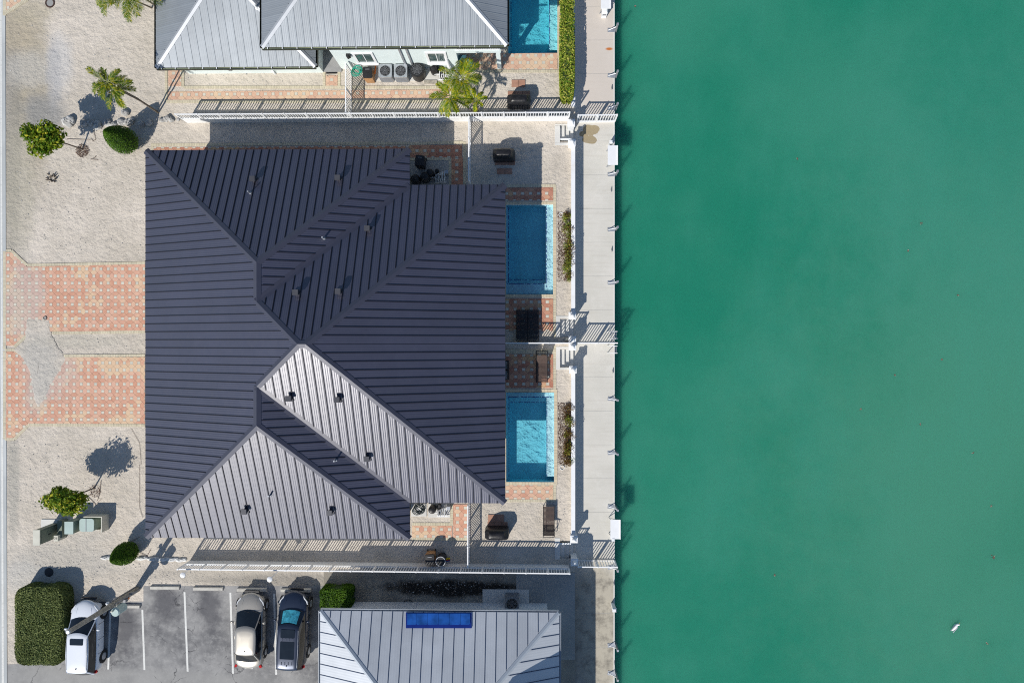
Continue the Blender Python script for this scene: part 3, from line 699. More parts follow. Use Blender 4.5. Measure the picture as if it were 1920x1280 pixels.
# green lining seen in the open gutters and their brackets
m_ = MB(); br = MB()
for (x0_, x1_, y_, z_) in ((lx0, lx1, ly0, zl), (ux0, ux1, uy0, zu)):
    m_.box(x0_, y_-.085, z_-.14, x1_, y_-.02, z_-.05)
    x = x0_+.3
    while x < x1_: br.box(x, y_-.11, z_-.02, x+.04, y_+.03, z_+.015); x += .82
part('gutter_lining', m_, M['lime'], rfu, kind=None); part('gutter_bracket', br, M['white'], rfu, kind='stuff')
wy = P(720,129).y; wxa, wxb, wxc = P(597,129).x, P(641,129).x, P(862,129).x
mb = MB(); mb.box(wxb, wy, 0, wxc, wy+9, zu-.03); mb.box(ux0+.7, wy+1.9, 0, wxb, wy+9, zu-.03); mb.box(lx0+.6, P(440,138).y, 0, lx1-.35, wy+10, zl-.03)
mb.box(wxc, wy+2.2, 0, ux1-.7, wy+9, zu-.03); mb.box(wxb+.003, wy-.35, zu-.32, ux1-.5, wy, zu-.04)
part('wall', mb, M['mint'], nh)
mb = MB(); mb.box(wxc+.004, wy-.15, 2.55, ux1-.45, wy+2.2, 2.8); balc = part('balcony', mb, M['mint'], nh)
for i in range(24):
    x = wxc+.1+i*(ux1-.6-wxc-.1)/23; m_ = MB(); m_.box(x-.012, wy-.10, 2.8, x+.012, wy-.08, 3.72); part('baluster', m_, M['white'], balc)
m_ = MB(); m_.box(wxc+.05, wy-.12, 3.72, ux1-.5, wy-.05, 3.78); m_.box(wxc+.05, wy-.12, 2.86, ux1-.5, wy-.06, 2.9); part('handrail', m_, M['white'], balc)
m_ = MB(); m_.box(ux1-.75, wy-.1, 0, ux1-.5, wy+.15, 2.55); part('column', m_, M['mint'], nh)
mb = MB(); mb.box(wxa, wy+1.85, .1, wxb-.02, wy+1.89, 2.2); part('door', mb, M['dark'], nh)
mb = MB(); mb.box(wxa-.1, wy-.2, 0, wxb-.003, wy+1.85, .12); part('porch_floor', mb, M['road'], nh)
mb = MB(); mb.box(P(612,144).x, P(0,144).y, .03, P(632,144).x, P(0,134).y, .045); single('doormat', mb, M['dark'], 'black doormat on the path below the dark entry of the mint house', 'doormat')
for (px, wz) in ((684,1.7),(819,1.7)):
    x = P(px,107,wz).x; m_ = MB(); a_, b_ = x-.62, x+.62; z0, z1_ = .95, 2.45; y_ = wy-.07
    m_.box(a_, y_, z0, a_+.14, wy-.002, z1_); m_.box(b_-.14, y_, z0, b_, wy-.002, z1_); m_.box(a_+.14, y_, z0, b_-.14, wy-.002, z0+.16); m_.box(a_+.14, y_, z1_-.14, b_-.14, wy-.002, z1_); m_.box(a_-.05, y_-.09, z0-.06, b_+.05, wy-.002, z0-.001)
    wn = part('window', m_, M['white'], nh); m_ = MB(); m_.box(a_+.14, wy-.03, z0+.16, b_-.14, wy-.004, z1_-.14); part('pane', m_, M['glassd'], wn)
    m_ = MB(); m_.box(x-.02, wy-.05, z0+.16, x+.02, wy-.031, z1_-.14); part('mullion', m_, M['white'], wn)
for px in (738,752):
    x = P(px,100,4.5).x; m_ = MB(); m_.box(x-.05, wy-.1, .2, x+.05, wy-.004, zu-.35 if px == 752 else 4.6); part('downpipe', m_, M['metal'], nh)
x = P(653,103,2.2).x; m_ = MB(); m_.box(x-.12, wy-.16, 2.0, x+.12, wy-.004, 2.3); m_.box(x-.05, wy-.26, 2.1, x+.05, wy-.16, 2.4); part('wall_lamp', m_, M['dark'], nh)
p = hit(482, 15, fl[0][0], nl[0]); m_ = MB(); m_.cyl(p-V((0,0,.1)), p+V((0,0,.4)), .06, .05, 10); m_.cyl(p-V((0,0,.1)), p+V((0,0,.1)), .16, .08, 12); part('vent_pipe', m_, M['white'], rfl)
m_ = MB(); yy = P(440,138).y
for k in (0, .1): m_.tube([(P(428,136).x+k, yy-.03, 1.9), (P(431,136).x+k, yy-.10, 1.2), (P(438,136).x+k, yy-.03, .5)], .03)
part('pipe', m_, M['metal'], nh)
m_ = MB(); q = P(516,139); m_.cyl((q.x,q.y,0), (q.x,q.y,.45), .06); m_.cyl((q.x,q.y,.45), (q.x+.12,q.y-.1,.45), .04); single('water_tap', m_, M['white'], 'white standpipe tap on the sand strip beside the mint house', 'tap')

# ---- southern house
zs = 3.0
sh = thing('house', 'house with a pale white metal roof and blue skylight strip, bottom of photo', 'house', (P(820,1260).x, P(820,1260).y, 0))
sx0, sx1, sy1 = P(601,1146,zs).x, P(1048,1146,zs).x, P(820,1146,zs).y
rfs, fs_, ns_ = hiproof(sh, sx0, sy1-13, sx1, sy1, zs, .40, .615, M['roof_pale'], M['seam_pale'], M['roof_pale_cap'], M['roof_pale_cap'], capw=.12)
mb = MB(); mb.box(sx0+.6, sy1-12.4, 0, sx1-.6, sy1-.6, zs-.03); part('wall', mb, M['whitewall'], sh)
# unseen upper block, added outside the frame to shade the roof corner
ul = P(922,1356,zs+2.6)
rr, _, _ = hiproof(sh, ul.x, ul.y-9, P(998,1300,5.9).x, ul.y, 5.9, .25, .6, M['roof_pale'], M['seam_pale'], M['roof_pale_cap'], M['roof_pale_cap'])
mb = MB(); mb.box(ul.x+.6, ul.y-8.4, 3.1, P(998,1300,5.9).x-.4, ul.y-.6, 5.87); part('wall', mb, M['whitewall'], sh)  # body of the added shading block, out of view
def onface(fpts, n_, px, py, lift): return hit(px, py, fpts[0]+n_*lift, n_)
fN, nN = fs_[2], ns_[2]
if True:
    n_ = nN; n2, u2, v2 = facebasis(fN)
    c1, c2, c3, c4 = [hit(a_, b_, fN[0]+n_*.10, n_) for a_, b_ in ((761,1147.5),(884,1147.5),(884,1177),(761,1177))]
    m_ = MB(); vs = [c1,c2,c3,c4]+[p-n_*.16 for p in (c1,c2,c3,c4)]; m_.add(vs, [(0,3,2,1),(0,1,5,4),(1,2,6,5),(2,3,7,6),(3,0,4,7)]); sk = part('skylight', m_, M['solar_d'], rfs, label='long blue skylight strip at the eave')
    for k in range(6):
        a0 = k/6+(.02 if k == 0 else .0015); a1 = (k+1)/6-(.02 if k == 5 else .0015); f = lambda a_, t: (c1.lerp(c2, a_)).lerp(c4.lerp(c3, a_), t)+n_*.03
        m_ = MB(); q = [f(a0,.06), f(a1,.06), f(a1,.70), f(a1-.02,.78), f(a0,.78)]; m_.add(q+[p-n_*.028 for p in q], [(0,4,3,2,1),(0,1,6,5),(1,2,7,6),(2,3,8,7),(3,4,9,8),(4,0,5,9)]); part('panel', m_, M['solar'], sk)
mb = MB(); mb.prism(rectpx(652,1133,915,1146), 0, .25); single('planter_ledge', mb, M['whitewall'], 'long white ledge along the wall of the pale roofed house', 'ledge')
mb = MB(); mb.prism(rectpx(905,1104,992,1147), 0, .12); single('concrete_plinth', mb, M['pale'], 'square pale plinth under the air conditioner of the pale roofed house', 'plinth')
mb = MB(); mb.prism(rectpx(992,1134,1012,1147), 0, .14); single('concrete_plinth', mb, M['pale'], 'small pale slab right of the big plinth by the pale roof corner', 'plinth')

# ================================================================ WALLS AND RAILINGS
def fence(label, a, b_, zb, wallh, top, sp=.158, post=1.33, group=None, wallm='whitewall', wt=.08, cat='fence', name='railing_fence', bw=.0185):
    """a, b_ world xy; railing of white bars on a low wall"""
    a = V((a[0],a[1],0)); b_ = V((b_[0],b_[1],0)); d = b_-a; Ln = d.length; u = d.normalized(); v = V((-u.y,u.x,0)); ang = math.atan2(u.y, u.x)
    t = thing(name, label, cat, (a.x, a.y, zb), group=group)
    def bar(m_, s0, s1, w0, w1, z0, z1):
        p = [a+u*s0+v*w0, a+u*s1+v*w0, a+u*s1+v*w1, a+u*s0+v*w1]; m_.prism([(q.x,q.y) for q in p], z0, z1)
    if wallh: m_ = MB(); bar(m_, 0, Ln, -wt/2, wt/2, zb-.1, zb+wallh); part('wall', m_, M[wallm], t)
    z0 = zb+wallh
    m_ = MB(); bar(m_, 0, Ln, -.035, .035, zb+top-.05, zb+top); bar(m_, 0, Ln, -.022, .022, z0+.07, z0+.11); part('rail', m_, M['white'], t)
    me = MB(); me.box(-bw,-bw,0,bw,bw,zb+top-.05-(z0+.11)); me = mkmesh('baluster', me, M['white'])
    mp_ = MB(); mp_.box(-.042,-.042,0,.042,.042,top-wallh+.03); mp_ = mkmesh('post', mp_, M['white'])
    n = int(Ln/sp)
    for i in range(1, n):
        p = a+u*(i*Ln/n); mpart('baluster', me, t, (p.x,p.y,z0+.11), ang)
    n = max(1, round(Ln/post))
    for i in range(n+1):
        p = a+u*(min(max(i*Ln/n,.03),Ln-.03)); mpart('post', mp_, t, (p.x,p.y,z0), ang)
    return t
yfn = P(700,228.5).y; yfs = P(700,1053.5).y
fence('long white railing on a wall between the mint house and dark roofed house', (P(351,228).x, yfn+.05), (P(1066,228).x, yfn), 0, .70, 1.52)
fence('long white railing above the parking lot below the dark roofed house', (P(356,1053).x, yfs), (P(1066,1053).x, yfs-.1), 0, .66, 1.58)
g_ = 'white railings on the yards'
ff = fence('short white railing between the side path and the pool equipment of the mint house', (P(659,141).x, P(0,141).y), (P(659,208).x, yfn+.12), 0, 0, 1.4, .158)
fence('white railing right of the patio by the top corner of the dark roof', (P(882,229).x, yfn-.12), (P(882,346).x, P(0,352).y), 0, .0, 1.25, .158)
fence('white railing right of the patio by the bottom corner of the dark roof', (P(880,939).x, P(0,935).y), (P(880,1050).x, yfs+.12), 0, .0, 1.25, .158)
ym = P(0,643).y
fence('white railing dividing the two pool patios', (P(948,643).x, ym), (P(1068,643).x, ym), 0, .32, 1.4)
for (py, lb) in ((218,'white railing across the top of the dock below the yellow hedge'),(643,'white railing across the middle of the dock between the two stairs'),(1053,'white railing across the dock below the lower white table')):
    y_ = {218:yfn+.12,643:ym,1053:yfs}[py]
    fence(lb, (XWALL+.1, y_), (XD+.06, y_), ZD, 0 if py != 218 else .1, 1.35, .158)
# low wall along the dock, with gate pillars
def wallseg(py0, py1, label):
    x0, x1 = P(1071,640,.3).x, P(1078.5,640,.3).x; a_, b_ = P(0,py0,.2).y, P(0,py1,.2).y
    t = thing('garden_wall', label, 'wall', ((x0+x1)/2, (a_+b_)/2, 0))
    m_ = MB(); m_.box(x0+.02, min(a_,b_), -.75, x1-.02, max(a_,b_), .24); part('wall', m_, M['whitewall'], t)
    m_ = MB(); m_.box(x0, min(a_,b_), .24, x1, max(a_,b_), .30); part('wall_cap', m_, M['white'], t)
wallseg(274, 586, 'long white wall between the upper pool and the dock'); wallseg(698, 1004, 'long white wall between the lower pool and the dock')
wallseg(-120, 208, 'white wall between the yellow hedge and the top of the dock')
mbp = MB()
def pillar(px, py, label):
    c = P(px, py, .5); t = thing('gate_pillar', label, 'pillar', (c.x, c.y, 0), group='white ball topped pillars by the dock stairs', local=True)
    m_ = MB(); m_.box(-.19,-.19,-.75,.19,.19,.5); part('shaft', m_, M['whitewall'], t)
    m_ = MB(); m_.rbox((0,0,.53),(.46,.46,.07)); m_.rbox((0,0,.60),(.38,.38,.08), tap=.4); part('pillar_cap', m_, M['white'], t)
    m_ = MB(); m_.ball((0,0,.74),.13,.13,.13,14,8); part('ball', m_, M['white'], t, smooth=True)
    return t
p0_ = pillar(1071,231,'white pillar above the top dock stairs, at the end of the upper railing')
def pcopy(px, py, label): c = P(px, py, .5); dup(p0_, (c.x,c.y,0), 0, label)
for q in ((1072,268,'white pillar below the top dock stairs, at the head of the long wall'),(1073,592,'white pillar just above the middle railing stairs, by the upper patio'),(1073,637,'white pillar touching the middle railing on its upper side'),
          (1073,650,'white pillar touching the middle railing on its lower side'),(1074,693,'white pillar at the head of the lower long wall'),(1076,1010,'white pillar at the foot of the lower long wall'),(1077,1053,'white pillar where the lower railing meets the dock railing')): pcopy(*q)
# stairs down to the dock
def stair(py0, py1, label):
    a_, b_ = P(0,py1).y, P(0,py0).y; x0 = P(1050,640).x; x1 = XWALL+.02; n = 4; w_ = (x1-x0)/3.4
    t = thing('dock_stairs', label, 'stairs', ((x0+x1)/2, (a_+b_)/2, 0))
    for k in range(3):
        m_ = MB(); m_.box(x0+.002+k*w_, a_+.005, ZD-.1, x0+(k+1)*w_, b_-.005, -(k+1)*.175); part('step', m_, M['pale'], t)
    m_ = MB(); m_.box(x0-.02, a_-.1, ZD-.1, x1-.3, a_, -.01); m_.box(x0-.02, b_, ZD-.1, x1-.3, b_+.1, -.01); m_.box(x0-.1, a_, ZD-.1, x0-.021, b_, -.012); part('side_wall', m_, M['whitewall'], t)
for (a_, b_), lb in zip(((235,266),(598,631),(655,688),(1014,1046)), ('dock stairs at the top by the puddles','dock stairs striped by railing shadow above the middle railing','dock stairs just below the middle railing','dock stairs in shade at the bottom by the lower white table')): stair(a_, b_, lb)
# dock concrete joints: thin grooves
gr = MB()
for py in range(-100, 1400, 62):
    y_ = P(0,py,ZD).y; gr.box(XWALL+.3, y_, ZD+.0005, XD-.05, y_+.014, ZD+.002)
struct('dock_joint', gr, M['slab'])

# ================================================================ DOCK FURNITURE
def dockpost(px, py, label, first=[None]):
    c = P(px, py, ZD)
    if first[0] is None:
        t = thing('dock_post', label, 'post', (XD+.02, c.y, ZD), group='grey brace posts along the canal edge', local=True)
        m_ = MB(); m_.box(.06,-.055,-1.2,.16,.055,.85); m_.box(.05,-.065,.85,.17,.065,.88); part('post', m_, M['metal'], t)
        m_ = MB(); m_.box(-.42,-.13,.0,-.02,.13,.025); m_.box(-.03,-.12,-.4,.05,.12,.015); part('bracket', m_, M['metal'], t)
        m_ = MB(); m_.tube([(-.36,0,.03),(.10,0,.5)], .028); part('brace', m_, M['white'], t); first[0] = t
    else: dup(first[0], (XD+.02, c.y, ZD), random.uniform(-.12,.12), label)
for py, lb in ((57,'uppermost grey brace post on the dock edge, below the cut off white table'),(143,'grey brace post on the dock edge beside the yellow hedge shadow'),(203,'grey brace post on the dock edge at the top dock railing'),
        (327,'grey brace post on the dock edge just below the upper white table'),(430,'grey brace post on the dock edge level with the upper pool middle'),(530,'grey brace post on the dock edge level with the upper pool foot'),
        (748,'grey brace post on the dock edge level with the head of the lower pool'),(848,'grey brace post on the dock edge level with the lower pool middle'),(950,'grey brace post on the dock edge just above the lower white table'),
        (1062,'grey brace post on the dock edge at the bottom dock railing'),(1208,'grey brace post on the stained lower dock, second from the bottom'),(1262,'grey brace post on the stained lower dock, lowest in the photo')): dockpost(1151, py, lb)
def table(px, py, label, l_=1.2, w_=.62, first=[None]):
    c = P(px, py, ZD+.95)
    if first[0]: return dup(first[0], (c.x, c.y, ZD), 0, label)
    t = thing('fish_cleaning_table', label, 'table', (c.x, c.y, ZD), group='white fish cleaning tables on the dock edge', local=True); first[0] = t
    m_ = MB(); m_.box(-w_/2,-l_/2,.9,w_/2,l_/2,.95); m_.box(w_/2-.03,-l_/2,.95,w_/2,l_/2,1.0); part('table_top', m_, M['white'], t)
    for s_ in (-1, 1):
        m_ = MB(); m_.tube([(-w_*.35,s_*l_*.42,.9),(-.30,s_*l_*.42,.01)], .022); part('leg', m_, M['metal'], t)
        m_ = MB(); m_.tube([(-.30,s_*l_*.42,.05),(w_*.42,s_*l_*.42,.88)], .022); part('brace', m_, M['metal'], t)
table(1149,291,'upper white table on the dock edge, above the brace post'); table(1154,992,'lower white table on the dock edge near the bottom dock railing'); table(1136,-2,'white table on the dock cut off by the top of the photo')
def pedestal(px, py, label, s_=.22, h_=.9, m='white'):
    c = P(px, py, ZD+h_); t = thing('power_pedestal', label, 'pedestal', (c.x,c.y,ZD))
    m_ = MB(); m_.rbox((c.x,c.y,ZD+h_/2),(s_*.8,s_*.8,h_)); part('body', m_, M[m], t); m_ = MB(); m_.rbox((c.x,c.y,ZD+h_+.04),(s_,s_,.08), tap=.6); part('cap', m_, M[m], t)
    m_ = MB(); m_.box(c.x-s_*.3,c.y-s_*.41,ZD+h_*.5,c.x+s_*.3,c.y-s_*.4,ZD+h_*.8); part('outlet_cover', m_, M['steel'], t)
pedestal(1146,266,'small white pedestal above the upper white table'); pedestal(1150,1011,'small white pedestal with rusty foot below the lower white table'); pedestal(1152,1143,'white pedestal on the stained lower dock', .26)
pedestal(1134,20,'large white box pedestal below the cut off table at the top', .38, .7)
for (py, lb) in ((628,'aluminium swim ladder on the upper side of the middle dock railing'),(655,'aluminium swim ladder on the lower side of the middle dock railing')):
    c = P(1152, py, ZD); t = thing('boat_ladder', lb, 'ladder', (XD, c.y, ZD), local=True)
    for s_ in (-.22,.22):
        m_ = MB(); m_.tube([(-.42,s_,0),(-.3,s_,.55),(.1,s_,.75),(.16,s_,.5),(.16,s_,-1.4)], .025); part('side_rail', m_, M['white'], t)
    for k in range(4): m_ = MB(); m_.tube([(.16,-.22,-.1-k*.3),(.16,.22,-.1-k*.3)], .02); part('rung', m_, M['metal'], t)
m_ = MB(); c = P(1147,115,ZD); 
for (px, py, lb) in ((1146,356,'small dark cleat on the dock edge below the upper table post'),(1147,468,'small dark cleat on the dock edge level with the upper pool'),(1149,695,'small dark cleat on the dock edge below the middle railing'),(1151,1092,'small dark cleat on the stained lower dock'),(1147,165,'small dark cleat on the dock edge below the hedge'),(1152,1240,'small dark cleat at the bottom end of the dock')):
    c = P(px, py, ZD); m_ = MB(); m_.rbox((c.x,c.y,ZD+.03),(.07,.12,.06)); m_.tube([(c.x,c.y-.15,ZD+.08),(c.x,c.y+.15,ZD+.08)], .022); single('dock_cleat', m_, M['steel'], lb, 'cleat', 'dark cleats on the dock edge')

# ================================================================ PLANTS
def rnd3():
    while True:
        v = V((random.uniform(-1,1), random.uniform(-1,1), random.uniform(-1,1)))
        if .05 < v.length < 1: return v
def leaf(m_, p, s_, up=.5, asp=.55, nrm=None):
    n_ = (rnd3().normalized()+V((0,0,up))+(nrm*1.0 if nrm else V((0,0,0)))).normalized(); a_ = n_.orthogonal().normalized(); b_ = n_.cross(a_); t = random.uniform(0,6.28)
    u = a_*math.cos(t)+b_*math.sin(t); v = n_.cross(u)*asp; u = u*s_; v = v*s_
    m_.add([p-u, p+v-n_*s_*.12, p+u, p-v-n_*s_*.12], [(0,1,2,3)])
def loose_tree(base, crown, rad, label, nleaf=2600, ls=.085, m='leaf_y', lump=9, nm='small_tree'):
    t = thing(nm, label, 'tree', (base.x, base.y, 0)); bx, cx = base, crown
    m_ = MB(); mid = bx.lerp(cx, .5)+V((.08,.03,0)); low = cx-V((0,0,rad[2]*.55))
    m_.tube([bx-V((0,0,.05)), mid, low, cx], [.05,.04,.035,.02], 8); part('trunk', m_, M['bark'], t)
    cl = []
    for k in range(lump):
        d = rnd3().normalized(); cl.append((V((d.x*rad[0]*.62, d.y*rad[1]*.62, d.z*rad[2]*.5)), random.uniform(.30,.60)))
    m_ = MB()
    for c0, r_ in cl: m_.tube([low, cx+c0*.8], [.025,.008], 5)
    part('branch', m_, M['bark'], t)
    m_ = MB()
    for i in range(nleaf):
        c0, r_ = random.choice(cl); d = rnd3().normalized()*random.uniform(.5,1.22)
        p = cx+c0+V((d.x*rad[0]*r_, d.y*rad[1]*r_, d.z*rad[2]*r_)); leaf(m_, p, ls*random.uniform(.7,1.3), .4, nrm=d)
    part('crown', m_, M[m], t); return t
loose_tree(P(155,280), V((*XY(131,280), 2.55)), (1.25,1.05,1.05), 'leafy young tree by the upper rock row leaning towards the road', 2300, .12)
loose_tree(P(177,914), V((*XY(165,922), 2.3)), (1.3,1.1,.95), 'leafy young tree above the green utility boxes', 3000, .105, lump=11)
def eggbush(base, h_, r_, label, lean=(0,0), n=5200, tx=.85):
    t = thing('cone_shrub', label, 'shrub', (base.x, base.y, 0)); m_ = MB(); prof = lambda k: r_*math.sin(math.pi*min(1,(k**.62)*.98+.02))**.75
    rs = []
    for i in range(9):
        k = i/8; rr = max(.02, prof(k)*.88); rs.append([(base.x+lean[0]*k+rr*math.cos(a_*math.pi/8), base.y+lean[1]*k+rr*math.sin(a_*math.pi/8), .08+k*(h_-.15)) for a_ in range(16)])
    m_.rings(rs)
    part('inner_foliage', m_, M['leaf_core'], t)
    m_ = MB()
    for i in range(n):
        k = random.random()**.8; rr = prof(k)*random.uniform(.9,1.05); a_ = random.uniform(0,6.283); d = V((math.cos(a_), math.sin(a_), (k-.35)*1.4)).normalized()
        leaf(m_, V((base.x+lean[0]*k+rr*math.cos(a_), base.y+lean[1]*k+rr*math.sin(a_), .06+k*h_)), .042*random.uniform(.7,1.3), 0, .6, nrm=d*1.2)
    part('foliage', m_, M['leaf_dk'], t); m_ = MB(); m_.cyl((base.x,base.y,-.05),(base.x,base.y,.3),.06); part('trunk', m_, M['bark'], t)
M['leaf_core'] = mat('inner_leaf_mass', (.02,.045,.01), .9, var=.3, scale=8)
eggbush(P(247,271), 2.75, .80, 'dark clipped cone shrub near the top left corner of the dark roof')
eggbush(P(250,1029), 2.3, .66, 'dark clipped cone shrub near the bottom left corner of the dark roof')
def boxhedge(x0, y0, x1, y1, h_, label, m, rad=.5, n=16000, ls=.04, name='clipped_hedge', taper=.0, wob=.0):
    """world rect; rounded corners"""
    t = thing(name, label, 'hedge', ((x0+x1)/2, (y0+y1)/2, 0)); cx, cy = (x0+x1)/2, (y0+y1)/2; hx, hy = (x1-x0)/2, (y1-y0)/2
    def rim(s_, k=1., nseg=40):
        out = []
        for i in range(nseg):
            a_ = 2*math.pi*i/nseg; c_, s2 = math.cos(a_), math.sin(a_); e = 2/6.
            out.append((cx+hx*k*abs(c_)**e*math.copysign(1,c_)-s_*math.copysign(abs(c_)**e,c_), cy+hy*k*abs(s2)**e*math.copysign(1,s2)-s_*math.copysign(abs(s2)**e,s2)))
        return out
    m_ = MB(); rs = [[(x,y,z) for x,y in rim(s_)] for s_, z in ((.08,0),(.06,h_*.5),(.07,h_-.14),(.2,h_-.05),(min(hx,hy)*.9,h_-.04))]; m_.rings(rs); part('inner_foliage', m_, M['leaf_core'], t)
    m_ = MB(); at_ = 4*hx*hy; asd = 4*(hx+hy)*h_; nt_ = int(n*at_/(at_+asd))
    for i in range(n):
        if i < nt_:
            while True:
                x, y = random.uniform(-1,1), random.uniform(-1,1)
                if abs(x)**6+abs(y)**6 < 1: break
            e = max(abs(x),abs(y)); zz = h_-(.12*max(0,(e-.86)/.14)**2)
            p = V((cx+x*hx, cy+y*hy, zz+random.uniform(-.05,.03)+wob*math.sin(x*hx*5+y*hy*3.1)*math.sin(y*hy*4.3))); d = V((0,0,1))
        else:
            a_ = random.uniform(0,6.283); c_, s2 = math.cos(a_), math.sin(a_); e = 2/6.; x = abs(c_)**e*math.copysign(1,c_); y = abs(s2)**e*math.copysign(1,s2)
            p = V((cx+x*hx*random.uniform(.98,1.02), cy+y*hy*random.uniform(.99,1.01), random.uniform(.02,h_-.06))); d = V((x,y,0)).normalized()
        leaf(m_, p, ls*random.uniform(.7,1.4), 0, .6, nrm=d*.9)
    part('foliage', m_, M[m], t); return t
a_, b_ = P(26,1247,1.1), P(117,1102,1.1); boxhedge(a_.x, a_.y, b_.x, b_.y, 1.1, 'big square clipped hedge left of the white car', 'leaf_hedge', n=26000, ls=.045)
a_, b_ = P(599,1144,1.0), P(658,1104,1.0); boxhedge(a_.x, a_.y, b_.x, b_.y, 1.0, 'small square bright green bush at the corner of the pale roof', 'leaf_dk', n=7000, ls=.045)
a_, b_ = P(1050,186,.75), P(1078,-150,.75); boxhedge(a_.x, a_.y, b_.x-.02, b_.y, .75, 'long yellow green hedge between the top pool and the dock', 'leaf_cr', n=15000, ls=.06, wob=.05)
def bed(x0, y0, x1, y1, label, yel):
    c = P((x0+x1)/2,(y0+y1)/2); t = thing('flower_bed', label, 'flower bed', (c.x,c.y,0)); m_ = MB()
    for i in range(2600):
        p = P(random.uniform(x0,x1), random.uniform(y0,y1)); leaf(m_, V((p.x,p.y,random.uniform(.01,.05))), .035*random.uniform(.5,1.3), 1, .5)
    part('leaf_litter', m_, M['leaf_dry'], t, kind='stuff')
    for k in range(yel[0]):
        px = random.uniform(x0+(x1-x0)*.5, x1-1); py = random.uniform(y0+4, y1-4); g = random.random() < yel[1]; s_ = random.uniform(.6,1.2); p = P(px, py); mm = MB(); st = MB()
        for q in range(5): d = V((random.uniform(-1,1)*.2*s_, random.uniform(-1,1)*.2*s_, .3*s_)); st.tube([(p.x,p.y,0), V((p.x,p.y,0))+d], [.01,.004], 4)
        for q in range(90): d = rnd3(); leaf(mm, V((p.x+d.x*.26*s_, p.y+d.y*.3*s_, .22*s_+abs(d.z)*.25*s_)), .035*random.uniform(.7,1.3), .3)
        o = part('plant', mm, M['leaf_cr' if g else 'leaf_brown'], t); part('stem', st, M['twig'], o)
    return t
M['leaf_brown'] = leafmat('bronze_leaf', (.10,.045,.02), (.22,.13,.03), (.34,.26,.05))
bed(1045,398,1072,528,'narrow bed of yellow and brown plants beside the upper pool', (48,.55)); bed(1046,755,1073,870,'narrow bed of reddish brown plants beside the lower pool', (46,.20))
# palms
def frond(m_, st, base, ang, ln, rise, droop, wl=.40, dens=44):
    pts = []; d0 = V((math.cos(ang), math.sin(ang), 0))
    for k in range(9):
        t = k/8; pts.append(base+d0*(ln*t*(1-.12*t))+V((0,0,rise*t-droop*t*t)))
    st.tube(pts, [.022-.0022*k for k in range(9)], 5)
    for k in range(dens):
        t = .12+.88*k/dens; i = min(7, int(t*8)); p = pts[i].lerp(pts[i+1], t*8-i); tan = (pts[i+1]-pts[i]).normalized(); sd = tan.cross(V((0,0,1))).normalized()
        w_ = wl*1.15*random.uniform(.8,1.12)*math.sin(math.pi*min(.95,.22+t*.72))**.6
        for s_ in (-1, 1):
            d = (sd*s_*random.uniform(.8,1.1)+tan*random.uniform(.9,1.35)+V((0,0,random.uniform(-.05,.45)))).normalized(); tip = p+d*w_-V((0,0,.12*w_)); b2 = tan*.017
            md = p.lerp(tip, .5)+V((0,0,.03)); m_.add([p-b2*.5, md-b2, tip, md+b2, p+b2*.5], [(0,1,3,4),(1,2,3)])
def palm(label, stems, mt, base_m='bark'):
    b0 = stems[0][0]; t = thing('palm_tree', label, 'palm', (b0.x, b0.y, 0))
    for base, top, nf, ln in stems:
        m_ = MB(); mid = base.lerp(top, .5)+V((.06,.05,0)); m_.tube([base-V((0,0,.05)), mid, top], [.055,.045,.04], 8); part('trunk', m_, M[base_m], t)
        m_ = MB(); m_.tube([top-V((0,0,.1)), top+V((0,0,.35))], [.06,.04], 8); part('crownshaft', m_, M['stem'], t)
        for k in range(nf):
            m_ = MB(); st = MB(); up = random.uniform(.0,1.); frond(m_, st, top+V((0,0,.3)), 6.283*k/nf+random.uniform(-.25,.25), ln*random.uniform(.8,1.1), .25+up*.7, .35+.5*(1-up), .30*ln/1.2)
            o = part('frond', m_, M[mt], t); part('rachis', st, M['stem'], o)
def atz(px, py, z): return P(px, py, z)
palm('golden green palm with thin twin trunks between the mint house and the road', ((P(297,212), atz(222,168,4.0), 12, 1.3),(P(294,209), atz(208,158,4.3), 7, 1.2)), 'leaf_pm')
palm('golden palm clump behind the long railing beside the mint house', ((P(891,212), atz(868,150,2.9), 13, 1.4),(P(893,214), atz(846,184,2.3), 13, 1.35),(P(896,212), atz(893,192,1.5), 7, .8)), 'leaf_py')
palm('green palm fronds cut off by the top of the photo left of the grey roof', ((P(290,10), atz(248,-12,3.4), 16, 1.8),(P(285,15), atz(205,-14,3.), 12, 1.4)), 'leaf_pm')
# dead palm stump, mulch ring, twigs
def litter(px, py, r_, n, label, m='leaf_dry', name='mulch_ring', cat='mulch'):
    c = P(px, py); m_ = MB()
    for i in range(n):
        a_ = random.uniform(0,6.283); q = r_*math.sqrt(random.random()); leaf(m_, V((c.x+q*math.cos(a_), c.y+q*math.sin(a_), random.uniform(.01,.07))), .05*random.uniform(.5,1.4), .6, .3)
    return single(name, m_, M[m], label, cat)
litter(155,283,.42,420,'ring of brown mulch at the foot of the upper leafy tree', 'leaf_brown2' if False else 'leaf_dry')
litter(178,920,.40,160,'sparse leaf litter at the foot of the lower leafy tree')
m_ = MB(); c = P(97,334)
for i in range(14): a_ = i*.45; q = random.uniform(.06,.28); m_.tube([(c.x+q*math.cos(a_), c.y+q*math.sin(a_), 0), (c.x+q*1.5*math.cos(a_), c.y+q*1.4*math.sin(a_), random.uniform(.08,.2))], [.055,.03], 6)
single('tree_stump', m_, M['bark'], 'low splintered tree stump alone on the sand left of the dark roof', 'stump')
def twigs(pts, label, r_=.012):
    m_ = MB()
    for pl in pts: m_.tube([tuple(P(x,y)[:2])+(.02+.02*random.random(),) for x,y in pl], r_, 5)
    single('fallen_twig', m_, M['twig'], label, 'twig', 'dead twigs on the sand')
